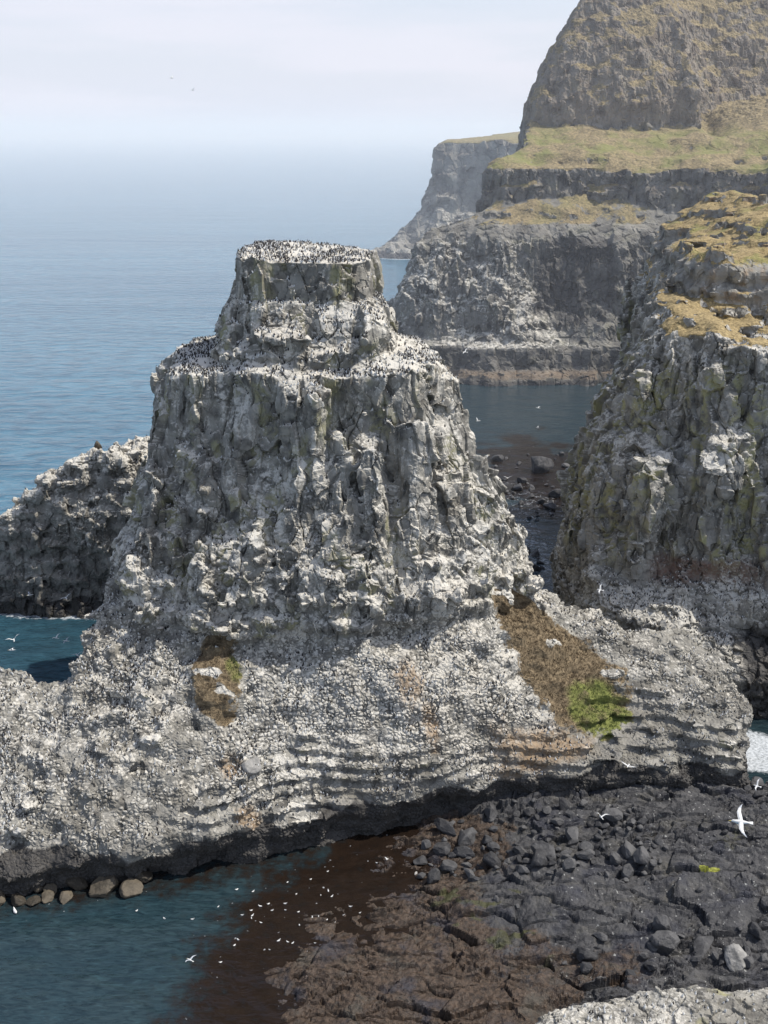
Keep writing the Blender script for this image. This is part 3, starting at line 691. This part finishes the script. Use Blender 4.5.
# ---- the pale rock in the near corner
FG = [(6, 62), (9., 66), (12.6, 69.), (17.8, 70.6), (25, 71.6), (31, 71.4), (46, 71), (46, 56), (6, 56)]
htopF = lambda X, Y, d: 5.5-1.6*np.exp(d/1.2)+.05*(X-25)*.4
V, Q = mass((5, 56.5, -.6), (45, 73.5, 8), .35, [(FG, [(-1, -.8), (2, -.4), (4, 0), (6, .8)], htopF)], lambda P: col_rough(P, .0, .5, .3, 35, .7)[0]*.6, .7, 35, 2)
V, N, r1, cv = detail(V, Q, .7, .9, 35)
nz = N[:, 2]; lf = fbm(V/4., 4, 650)
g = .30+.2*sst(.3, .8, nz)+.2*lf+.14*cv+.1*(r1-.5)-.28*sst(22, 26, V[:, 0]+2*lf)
lichf = np.maximum(ell(V, 26.7, 70.2, 1.2, .7), ell(V, 24.4, 66.6, .6, .5))
A1 = np.stack([np.clip(g, 0, 1), 0*g, sst(2.6, 1.6, V[:, 2]), np.clip(lichf*2, 0, 1)], 1); A2 = np.stack([0*g, 0*g, r1, 0*g], 1)
o = link('shore_rock', make_mesh('shore_rock', V, Q, [M_stack], {'mask': A1, 'mask_b': A2}))
tag(o, 'pale grey cracked rock dotted with resting seabirds in the near right corner', 'rock')
FGB = sow(V, Q, N, sst(.6, .9, nz)*sst(4, 4.6, V[:, 2])*sst(60, 64, V[:, 1])*np.clip(1.1-.035*np.clip(V[:, 0]-14, 0, 40), .2, 1), 260, RNG)

# ================================================================== the sea
def axis(lo, hi, step, far, n=46):
    a = np.arange(lo, hi+.01, step)
    g_ = np.geomspace(step, far, n)
    return np.r_[(lo-np.cumsum(g_)*0-g_)[::-1], a, hi+g_]
sx = axis(-80, 110, .7, 30000); sy = np.r_[-200., -50, 0, 30, np.arange(56, 335, .7), np.arange(336, 700, 3.), 700+np.geomspace(3, 40000, 50)]
SXg, SYg = np.meshgrid(sx, sy, indexing='ij')
nn = SXg.size
near = ((SXg > -81) & (SXg < 111) & (SYg > 55) & (SYg < 700)).ravel()
X1, Y1 = SXg.ravel()[near].astype(F32), SYg.ravel()[near].astype(F32)
foam = np.zeros(nn, F32); weed = np.zeros(nn, F32); shal = np.zeros(nn, F32); calm = np.zeros(nn, F32)
dOut, dCl, dAp, dHB, dSK = (pdist(X1, Y1, p) for p in (OUT, CL, APRON, HB, SK))
PLAT = [(2, 98), (1.4, 90.5), (-5, 86), (-8.4, 79), (-9.6, 72), (-9, 56), (60, 56), (60, 104), (20, 104)]
dPl = pdist(X1, Y1, PLAT)
P2 = np.stack([X1, Y1, 0*X1], 1)
lf = fbm(P2/6., 3, 700)
f_ = .72*sst(2.6, .2, dOut+1.2*lf)*(X1 < -30)+.95*sst(3.5, 0., ell(P2, 44, 114.5, 4.5, 4)*-6+1.)*1.
f_ = np.maximum(f_, .9*sst(-.1, .5, ell(P2, 43.5, 113.5, 5, 4.5)+.3*lf))
f_ = np.maximum(f_, .42*sst(-.2, .6, ell(P2, 24, 178, 9, 20)+.5*lf))
f_ = np.maximum(f_, .30*sst(0, .6, ell(P2, 27, 205, 11, 26)+.5*lf))
f_ = np.maximum(f_, .62*sst(7, .5, dSK+3*lf))
f_ = np.maximum(f_, .32*sst(1.5, 0, np.abs(dHB+.5)))
f_ = np.where((Y1 < 108) & (X1 < 35), .0, f_)
f_ = np.where((Y1 > 330) & (dSK > 12), 0, f_)
foam[near] = np.where(f_ > .02, f_+.22, 0)
w_ = sst(13, 4, dPl+3*lf)*sst(60, 66, Y1)*(Y1 < 104)
w_ = np.maximum(w_, .85*sst(-.3, .5, ell(P2, 33, 226, 15, 36)+.5*lf))
w_ = np.maximum(w_, .6*sst(4.5, 0, dAp+2.*lf)*(Y1 < 104)*(X1 < 5))
weed[near] = w_
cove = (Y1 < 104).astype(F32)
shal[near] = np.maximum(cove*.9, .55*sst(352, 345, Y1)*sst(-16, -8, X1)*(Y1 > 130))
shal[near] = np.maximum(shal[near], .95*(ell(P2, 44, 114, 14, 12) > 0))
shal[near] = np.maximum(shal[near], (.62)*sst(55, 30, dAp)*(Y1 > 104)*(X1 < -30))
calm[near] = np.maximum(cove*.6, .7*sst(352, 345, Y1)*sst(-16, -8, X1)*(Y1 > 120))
VV = np.stack([SXg.ravel(), SYg.ravel(), np.zeros(nn)], 1)
ids = np.arange(nn).reshape(SXg.shape)
QQ = np.stack([ids[:-1, :-1], ids[1:, :-1], ids[1:, 1:], ids[:-1, 1:]], -1).reshape(-1, 4)
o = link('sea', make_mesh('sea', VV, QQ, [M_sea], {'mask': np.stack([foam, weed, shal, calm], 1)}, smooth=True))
tag(o, 'blue sea running out to a hazy horizon', 'sea', kind='structure')

# ================================================================== boulders
def boulder_mesh(name, seed, mat, sub=3, squash=(1, .85, .7)):
    bm_ = [np.array(v, F32) for v in [(-1,-1,-1),(1,-1,-1),(1,1,-1),(-1,1,-1),(-1,-1,1),(1,-1,1),(1,1,1),(-1,1,1)]]
    V = np.array(bm_); Q = np.array([(0,3,2,1),(4,5,6,7),(0,1,5,4),(1,2,6,5),(2,3,7,6),(3,0,4,7)])
    for _ in range(sub+1): V, Q = subdiv(V, Q)
    D = V/np.linalg.norm(V, axis=1, keepdims=True)
    r = np.random.default_rng(seed)
    # cut the ball by random planes: flat broken faces with rounded edges
    rad = np.full(len(D), 1.05, F32)
    for _ in range(13):
        n = r.normal(size=3); n /= np.linalg.norm(n); c = r.uniform(.58, .92)
        dn = D@n
        rad = np.minimum(rad, np.where(dn > .05, c/np.maximum(dn, .05), 9))
    V = D*rad[:, None]
    V = relax(V.astype(F32), Q, .12)
    V = V*(1+.06*fbm(V*1.8+seed*3, 3, seed)+.03*perlin(V*5+seed, seed))[:, None]*np.array(squash)*.5*1.15
    return make_mesh(name, V.astype(F32), Q, [mat])
bold = [boulder_mesh('boulder', 10+k, M_bould, squash=[(1, .85, .7), (1, .7, .62), (.9, 1, .8), (1.1, .8, .55), (1, .95, .75), (1.2, .75, .6)][k]) for k in range(6)]
bbrn = [boulder_mesh('boulder', 30+k, M_bbrown, squash=[(1, .85, .75), (1.15, .8, .7), (1, .9, .8)][k]) for k in range(3)]
bpal = [boulder_mesh('boulder', 40+k, M_bpale, squash=[(1, .85, .7), (1.1, .8, .6)][k]) for k in range(2)]
rr = random.Random(5)
def boulder(me, x, y, z, size, label, group=None, name='boulder'):
    o = link(name, me); o.location = (x, y, z); o.scale = (size*rr.uniform(.85, 1.2), size*rr.uniform(.85, 1.15), size*rr.uniform(.8, 1.1))
    o.rotation_euler = (rr.uniform(-.4, .4), rr.uniform(-.4, .4), rr.uniform(0, 6.28))
    return tag(o, label, 'boulder', group)
def pile(n, region, sizes, label, group, meshes, zf=shore_z, sink=.12):
    placed = []; tries = 0
    pg = np.array(region, float)
    while len(placed) < n and tries < n*60:
        tries += 1
        x, y = rr.uniform(pg[:, 0].min(), pg[:, 0].max()), rr.uniform(pg[:, 1].min(), pg[:, 1].max())
        if pdist(np.array([x], F32), np.array([y], F32), pg)[0] > 0: continue
        s = sizes[0]+(sizes[1]-sizes[0])*rr.random()**2.2
        if any((x-a)**2+(y-b)**2 < (.40*(s+c))**2 for a, b, c in placed): continue
        placed.append((x, y, s))
        boulder(rr.choice(meshes), x, y, float(zf(x, y))+s*(.5*.7-sink), s, label, group)
W = lambda u, v, z: tuple(at(u, v, z=z)[:2])
# individual large boulders first
for u, v, z, s, me, lab in [
    (543, 862, 2.0, 2.3, bold[0], 'large dark flat boulder at the lower right end of the ledge pile'),
    (492, 862, 1.6, 1.9, bold[4], 'blocky charcoal boulder at the lower middle edge of the ledge pile'),
    (640, 865, 2.6, 1.9, bold[2], 'big dark boulder at the right end of the pile under the bedded ledge'),
    (665, 945, 2.0, 2.3, bold[0], 'large black angular boulder just behind the pale corner rock'),
    (738, 955, 2.3, 2.6, bpal[0], 'largest pale grey boulder, rough topped, behind the pale corner rock'),
    (702, 940, 2.3, 2.2, bold[3], 'broad dark boulder left of the palest one behind the corner rock'),
    (586, 955, 1.5, 1.7, bold[4], 'lone dark boulder lying in brown weed left of the pile behind the corner rock'),
    (418, 868, .7, 1.2, bpal[1], 'pale boulder at the water edge where the dark pool ends'),
    (246, 770, None, 2.6, bpal[0], 'whitish block on the stack slope below the left grass patch')]:
    if z is None: x, y, zz = -13.6, 97.1, 9.0
    else:
        x, y = W(u, v, z); zz = float(shore_z(x, y))+s*.22
    boulder(me, x, y, zz, s, lab)
pile(140, [W(415, 850, 1), W(430, 825, 1.5), W(520, 800, 2), W(640, 812, 2.6), W(668, 850, 2.8), W(650, 885, 2.6), W(560, 880, 2), W(470, 882, 1.2), W(420, 880, .6)], (.5, 2.1), 'dark wet boulder in the pile under the bedded ledge of the stack', 'boulders piled under the ledge', bold)
pile(32, [W(560, 958, 1.4), W(600, 925, 1.8), W(700, 915, 2.2), W(768, 905, 2.4), W(785, 965, 2.3), W(690, 972, 2), W(560, 975, 1.4)], (.5, 1.9), 'dark angular boulder in the pile behind the pale corner rock', 'boulders behind the corner rock', bold)
pile(18, [W(-20, 885, .3), W(60, 872, .3), W(150, 874, .3), W(140, 892, 0), W(60, 902, 0), W(-20, 912, 0)], (1.2, 3.0), 'rounded brown boulder at the water line under the left end of the stack', 'brown shoreline boulders', bbrn, zf=lambda x, y: -.1)
pile(30, [W(660, 800, 3), W(768, 790, 3), W(790, 900, 3), W(640, 905, 3), W(480, 905, 2)], (.3, .8), 'small dark stone scattered on the flat black rock shelf', 'stones on the rock shelf', bold)
pile(48, [W(485, 462, 0), W(520, 446, 0), W(570, 448, 0), W(590, 475, 0), W(575, 515, 0), W(545, 530, 0), W(508, 505, 0)], (.7, 3.0), 'dark rock breaking the shallow water of the bay behind the stack', 'rocks in the shallow bay', bold, zf=lambda x, y: -.1)
x, y = W(541, 470, 0); o = boulder(bold[2], x, y, 1., 7., 'biggest peaked rock standing in the shallow bay behind the stack'); o.scale = (5.5, 5., 5.); o.rotation_euler = (.5, .3, .4)
pile(10, [W(738, 770, 2), W(790, 765, 2), W(800, 800, 2.5), W(745, 800, 2.6)], (.9, 2.4), 'black boulder beside the foaming inlet at the right of the stack', 'boulders by the inlet', bold)
pile(12, [W(522, 545, 0), W(545, 560, 0), W(540, 590, 0), W(525, 560, 0)], (1, 2.6), 'dark rock in the narrow channel between the stack and the cliff', 'rocks in the channel', bold, zf=lambda x, y: -.2)
def pinnacle():
    o = boulder(bbrn[1], -43.5, 160.5, 24.6, 1.2, 'small brown rock knob perched on the top of the low outcrop', name='boulder'); o.scale = (1.1, 1.1, 2.6); o.rotation_euler = (.1, .1, .3)
pinnacle()

# ================================================================== birds
def lathe(rings, n=7):
    """rings: (y along the body, z centre, half width, half height)"""
    V, Q = [], []
    for (y, z, w, h) in rings:
        for k in range(n):
            a = 2*math.pi*k/n; V.append((w*math.cos(a), y, z+h*math.sin(a)))
    for i in range(len(rings)-1):
        for k in range(n):
            Q.append((i*n+k, i*n+(k+1) % n, (i+1)*n+(k+1) % n, (i+1)*n+k))
    return np.array(V, F32), np.array(Q)
def perched():
    """an upright auk: dark back, white front, pointed bill; faces +y"""
    rings = [(-.02, 0, .03, .04), (-.02, .03, .085, .11), (-.01, .12, .10, .12), (.01, .20, .08, .085), (.03, .25, .05, .05), (.04, .30, .048, .055), (.045, .335, .025, .03), (.045, .345, .003, .003)]
    V, Q = [], []; n = 6
    for (yo, z, w, d) in rings:
        for k in range(n):
            a = 2*math.pi*(k+.5)/n; V.append((w*math.cos(a), yo+d*math.sin(a), z))
    for i in range(len(rings)-1):
        for k in range(n): Q.append((i*n+k, i*n+(k+1) % n, (i+1)*n+(k+1) % n, (i+1)*n+k))
    m = [1 if (q[0] % n) in (0, 1) and q[0]//n < 4 else 0 for q in Q]
    b = len(V); V += [(-.012, .09, .30), (.012, .09, .30), (.0, .16, .29), (.0, .09, .315)]; Q += [(b, b+1, b+2, b+3)]; m.append(0)
    b = len(V); V += [(-.03, -.07, .05), (.03, -.07, .05), (.015, -.13, .0), (-.015, -.13, .0)]; Q += [(b, b+1, b+2, b+3)]; m.append(0)
    return np.array(V, F32), np.array(Q), np.array(m)
BV, BQ, BM = perched()
def bird_mesh(): return make_mesh('perched_seabird', BV*1.0, BQ, [M_back, M_white], midx=BM)
bird_me = bird_mesh()
bird_white = make_mesh('perched_seabird', BV*1.05, BQ, [M_white, M_white], midx=BM)
pts = np.concatenate(COLONY)
order = np.argsort(pts[:, 1]+pts[:, 2]*0-0)     # nearest first
pts = pts[order]
def perch(p, me, label, group, name='perched_seabird', sc=1.):
    o = link(name, me); o.location = (float(p[0]), float(p[1]), float(p[2])-.02); o.rotation_euler = (rr.uniform(-.1, .2), 0, rr.uniform(0, 6.28)); s = sc*rr.uniform(.85, 1.15); o.scale = (s, s, s)
    return tag(o, label, 'seabird', group)
for p in FGB[:190]: perch(p, bird_white if rr.random() < .75 else bird_me, 'small seabird resting on the pale cracked rock in the near right corner', 'seabirds resting on the near corner rock', sc=.8)
for p in pts[:60]: perch(p, bird_me, 'dark-backed seabird standing low on the near edge of the pale apron of the stack', 'seabirds on the near edge of the apron')
rest = pts[60:]
n = len(rest); ang = RNG.random(n)*6.283; s = RNG.uniform(.65, .92, n)
bv = BV[None]*s[:, None, None]
ca, sa = np.cos(ang)[:, None], np.sin(ang)[:, None]
VB = np.stack([bv[:, :, 0]*ca-bv[:, :, 1]*sa, bv[:, :, 0]*sa+bv[:, :, 1]*ca, bv[:, :, 2]-.03], 2)+rest[:, None, :]
QB = BQ[None]+(np.arange(n)*len(BV))[:, None, None]
mb = np.tile(BM, (n, 1)); flip = RNG.random(n) < .22; mb[flip] = 1
o = link('seabird_colony', make_mesh('seabird_colony', VB.reshape(-1, 3), QB.reshape(-1, 4), [M_back, M_white], midx=mb.ravel()))
tag(o, 'dense colony of small dark and white seabirds nesting all over the rock ledges', 'seabirds', kind='stuff')

def wing(sd, flap, sweep):
    """one long wing as a thin cambered strip with thickness"""
    V, Q = [], []
    st_ = [(0, .13, .0, .035), (.18, .15, .03, .03), (.38, .13, .055, .022), (.55, .09, .02, .014), (.68, .04, -.04, .008), (.73, .008, -.075, .004)]
    for (x, c, lead, t) in st_:
        zf = flap*(x if x < .38 else .38+.35*(x-.38))
        yl = lead+sweep*x
        for (yy, zz) in ((yl+c*.5, 0), (yl+c*.15, t), (yl-c*.5, .0), (yl+c*.1, -t*.4)): V.append((sd*x, yy, zf+zz+.02))
    for i in range(len(st_)-1):
        for k in range(4):
            q = (i*4+k, i*4+(k+1) % 4, (i+1)*4+(k+1) % 4, (i+1)*4+k); Q.append(q if sd > 0 else q[::-1])
    return np.array(V, F32), np.array(Q)
gb_V, gb_Q = lathe([(.33, .02, .003, .003), (.29, .02, .022, .024), (.25, .025, .042, .045), (.20, .02, .042, .045), (.14, .005, .06, .065), (.02, 0, .075, .075), (-.12, 0, .055, .05), (-.22, 0, .035, .025), (-.30, 0, .06, .010), (-.38, 0, .075, .005)], 8)
bk_V, bk_Q = lathe([(.40, .005, .002, .002), (.36, .012, .010, .013), (.29, .018, .016, .018)], 5)
GULL = {}
def tips(me):
    me.materials.append(M_grey); n_ = len(me.polygons); ix = np.zeros(n_, np.int32); ix[-8:] = 1; me.polygons.foreach_set('material_index', ix); return me
def gull_parts(flap):
    if flap not in GULL:
        wl = wing(-1, flap, -.05); wr = wing(1, flap, -.05)
        GULL[flap] = (make_mesh('body', gb_V, gb_Q, [M_white], smooth=True), make_mesh('beak', bk_V, bk_Q, [M_beak]),
                      make_mesh('wing', *wl, [M_grey], smooth=False), make_mesh('wing', *wr, [M_grey], smooth=False),
                      tips(make_mesh('wing', *wl, [M_white])), tips(make_mesh('wing', *wr, [M_white])))
    return GULL[flap]
def gull(p, head, bank, flap, label, size=1., group=None, white=False):
    e = empty('flying_gull', tuple(float(c) for c in p)); e.rotation_euler = (0, bank, head); e.scale = (size,)*3
    tag(e, label, 'gull', group)
    b, k, l, r, lw, rw = gull_parts(flap)
    bo = link('body', b, e); link('beak', k, bo); link('wing', lw if white else l, e); link('wing', rw if white else r, e)
    return e
gull(at(741, 822, y=27.5), R(80), R(-12), .12, 'large white gull gliding with wings spread over the black rock shelf', .9, white=True)
for u, v, y, hd, fl, lab in [
    (601, 817, 78, 20, .75, 'small white gull with wings raised in a V over the dark boulder pile'),
    (628, 766, 80, 150, .3, 'pale gull flying in front of the bedded rock ledge right of the grass patch'),
    (757, 786, 80, 60, .5, 'gull flying past the black rocks just below the foaming inlet'),
    (12, 650, 90, 100, .3, 'leftmost white gull low over the left cove'),
    (56, 638, 120, 70, .5, 'left one of the two gulls side by side over the middle of the left cove'),
    (66, 641, 120, 80, .2, 'right one of the two gulls side by side over the middle of the left cove'),
    (77, 655, 115, 40, .4, 'gull lowest and closest to the rock wall over the left cove'),
    (30, 595, 120, 120, .6, 'white gull in front of the dark foot of the low outcrop, above the surf'),
    (66, 598, 130, 30, .5, 'gull skimming the surf near the right end of the low outcrop'),
    (14, 640, 105, 20, .8, 'small gull with raised wings above the leftmost gull over the left cove'),
    (538, 408, 170, 60, .3, 'white gull over the calm bay, nearest the dark headland foot'),
    (478, 421, 170, 110, .6, 'gull over the calm bay water close to the right flank of the stack'),
    (538, 428, 180, 80, .4, 'white gull over the bay just above the shallow rocks'),
    (465, 352, 150, 60, .3, 'white gull in front of the far cliff foot, just right of the tower shoulder'),
    (508, 478, 160, 150, .5, 'gull over the shallow reef left of the peaked rock'),
    (600, 590, 115, 70, .4, 'gull in front of the pale scree at the foot of the right cliff'),
    (172, 78, 200, 90, .4, 'left of two tiny birds high in the sky above the horizon'),
    (193, 90, 210, 70, .4, 'right of two tiny birds high in the sky above the horizon'),
    (190, 960, 70, 60, .3, 'white gull flying over the blue-green cove in the near left')]:
    gull(at(u, v, y=y), R(hd), R(rr.uniform(-25, 25)), fl, lab, .95 if y < 100 else 1.1, white=rr.random() < .6)
# birds afloat
fb_V, fb_Q = lathe([(.22, .20, .004, .004), (.17, .2, .03, .035), (.12, .17, .04, .05), (.09, .09, .075, .07), (-.05, .06, .10, .08), (-.18, .08, .06, .05), (-.27, .1, .01, .01)], 7)
float_me = make_mesh('floating_seabird', fb_V, fb_Q, [M_white], smooth=True)
def afloat(x, y, lab, grp=None, s=1.):
    o = link('floating_seabird', float_me); o.location = (x, y, -.01); o.rotation_euler = (0, 0, rr.uniform(0, 6.28)); o.scale = (s,)*3
    tag(o, lab, 'seabird', grp)
for u, v, lab in [(15, 912, 'white seabird afloat close under the brown boulders at the left'), (388, 861, 'white seabird afloat alone on the dark brown pool near its right end')]:
    x, y = W(u, v, 0); afloat(x, y, lab, s=1.7)
cnt = 0
while cnt < 48:
    u, v = rr.gauss(290, 60), rr.gauss(910, 32)
    if v < 862+max(0, (300-u))*.25 or u > 400-(v-850)*.55 or u < 110: continue
    x, y = W(u, v, 0); afloat(x, y, 'tiny white seabird afloat among others on the brown weedy pool', 'seabirds afloat on the weedy pool', rr.uniform(.5, .9)); cnt += 1

# ================================================================== grass tufts on the stack
gp = GRS[0]; n = len(gp)
tv, tq, tm = [], [], []
k = 5
base = np.repeat(gp, k, 0)+RNG.normal(0, .09, (n*k, 3))*np.array((1, 1, .2))
L = RNG.uniform(.08, .24, n*k); an = RNG.random(n*k)*6.283; le = RNG.uniform(.1, .7, n*k)*L
w = RNG.uniform(.012, .03, n*k)
sdv = np.stack([np.cos(an), np.sin(an), 0*an], 1)*w[:, None]
tip = base+np.stack([-np.sin(an)*le, np.cos(an)*le, L], 1)
VG = np.stack([base-sdv-[0, 0, .03], base+sdv-[0, 0, .03], tip+sdv*.15, tip-sdv*.15], 1).reshape(-1, 3)
QG = np.arange(len(VG)).reshape(-1, 4)
gg = np.maximum(ell(base, 24.3, 107.6, 4.2, 2.7), ell(base, -15.6, 103.6, 1.5, 1.6)*.7)+.25*fbm(base/1.8, 3, 155)
gr = np.repeat(sst(0, .5, gg), 4)
o = link('grass', make_mesh('grass', VG, QG, [M_grass], {'mask': np.stack([gr, gr, gr, gr], 1)}))
tag(o, 'dry brown and green grass growing in patches on the pale apron of the stack', 'grass', kind='stuff')

# ================================================================== haze
def haze():
    m = NT('sea_haze')
    v = m.n('ShaderNodeVolumeScatter', {'Color': (.80, .83, .90, 1), 'Density': .00046, 'Anisotropy': .05})
    e = m.n('ShaderNodeEmission', {'Color': (.78, .90, 1., 1), 'Strength': .00033*.03})  # slight glow added to brighten the haze, standing in for multiple scattering
    m.out(None, m.n('ShaderNodeAddShader', {0: v.outputs[0], 1: e.outputs[0]}).outputs[0])
    x0, x1, y0, y1, z0, z1 = -12000, 12000, 150, 22000, -1.5, 108
    V = np.array([(x, y, z) for z in (z0, z1) for y in (y0, y1) for x in (x0, x1)], F32)
    Q = np.array([(0, 2, 3, 1), (4, 5, 7, 6), (0, 1, 5, 4), (2, 6, 7, 3), (0, 4, 6, 2), (1, 3, 7, 5)])
    tag(link('haze', make_mesh('haze', V, Q, [m.m])), 'thin pale sea haze lying over the water', 'haze', kind='structure')
haze()

# ================================================================== light, sky, camera
SUN_EL, SUN_AZ = R(56), R(84)      # azimuth clockwise from straight ahead
sc = bpy.context.scene
w = bpy.data.worlds.new('World'); sc.world = w; w.use_nodes = True
nt = w.node_tree; nt.nodes.clear()
sky = nt.nodes.new('ShaderNodeTexSky'); sky.sky_type = 'NISHITA'; sky.sun_disc = False
sky.sun_elevation = SUN_EL; sky.sun_rotation = SUN_AZ; sky.air_density = 1.; sky.dust_density = 1.5; sky.ozone_density = 1.
tc = nt.nodes.new('ShaderNodeTexCoord')
mp = nt.nodes.new('ShaderNodeMapping'); mp.inputs['Scale'].default_value = (2., 2., 16.); nt.links.new(tc.outputs['Generated'], mp.inputs[0])
nz_ = nt.nodes.new('ShaderNodeTexNoise'); nz_.inputs['Scale'].default_value = 1.6; nz_.inputs['Detail'].default_value = 6; nt.links.new(mp.outputs[0], nz_.inputs[0])
mr = nt.nodes.new('ShaderNodeMapRange'); mr.interpolation_type = 'SMOOTHSTEP'; mr.inputs[1].default_value = .42; mr.inputs[2].default_value = .66; mr.inputs[4].default_value = .5; nt.links.new(nz_.outputs[0], mr.inputs[0])
def wmix(f, a, b):
    x = nt.nodes.new('ShaderNodeMix'); x.data_type = 'RGBA'
    nt.links.new(f, x.inputs[0]); nt.links.new(a, x.inputs[6])
    x.inputs[7].default_value = (*b, 1); return x.outputs[2]
sepx = nt.nodes.new('ShaderNodeSeparateXYZ'); nt.links.new(tc.outputs['Generated'], sepx.inputs[0])
mh = nt.nodes.new('ShaderNodeMapRange'); mh.interpolation_type = 'SMOOTHSTEP'; nt.links.new(sepx.outputs[2], mh.inputs[0])
mh.inputs[1].default_value = .36; mh.inputs[2].default_value = -.02; mh.inputs[3].default_value = 0; mh.inputs[4].default_value = .9
c1 = wmix(mh.outputs[0], sky.outputs[0], (4.9, 5.1, 5.9))
mxo = wmix(mr.outputs[0], c1, (5.6, 5.5, 6.1))
bg = nt.nodes.new('ShaderNodeBackground'); bg.inputs[1].default_value = .165; nt.links.new(mxo, bg.inputs[0])
wo = nt.nodes.new('ShaderNodeOutputWorld'); nt.links.new(bg.outputs[0], wo.inputs[0])
sd = bpy.data.lights.new('Sun', 'SUN'); sd.energy = 4.9; sd.angle = R(.5); sd.color = (1., .955, .88)
so = bpy.data.objects.new('Sun', sd); C.objects.link(so); so.location = (100, 50, 200)
from mathutils import Vector
dvec = Vector((math.cos(SUN_EL)*math.sin(SUN_AZ), math.cos(SUN_EL)*math.cos(SUN_AZ), math.sin(SUN_EL)))
so.rotation_euler = dvec.to_track_quat('Z', 'Y').to_euler()
cd = bpy.data.cameras.new('Camera'); co = bpy.data.objects.new('Camera', cd); C.objects.link(co)
co.location = (0, 0, CAMH); co.rotation_euler = (R(90)-PITCH, 0, 0)
cd.sensor_fit = 'VERTICAL'; cd.sensor_height = 24; cd.lens = 24*FPX/1024; cd.clip_end = 100000; cd.clip_start = .5
sc.camera = co
sc.view_settings.view_transform = 'Standard'; sc.view_settings.look = 'None'; sc.view_settings.exposure = 0
sc.cycles.use_denoising = True
sc.cycles.max_bounces = 6; sc.cycles.volume_bounces = 3
print('script done', time.time()-T0)
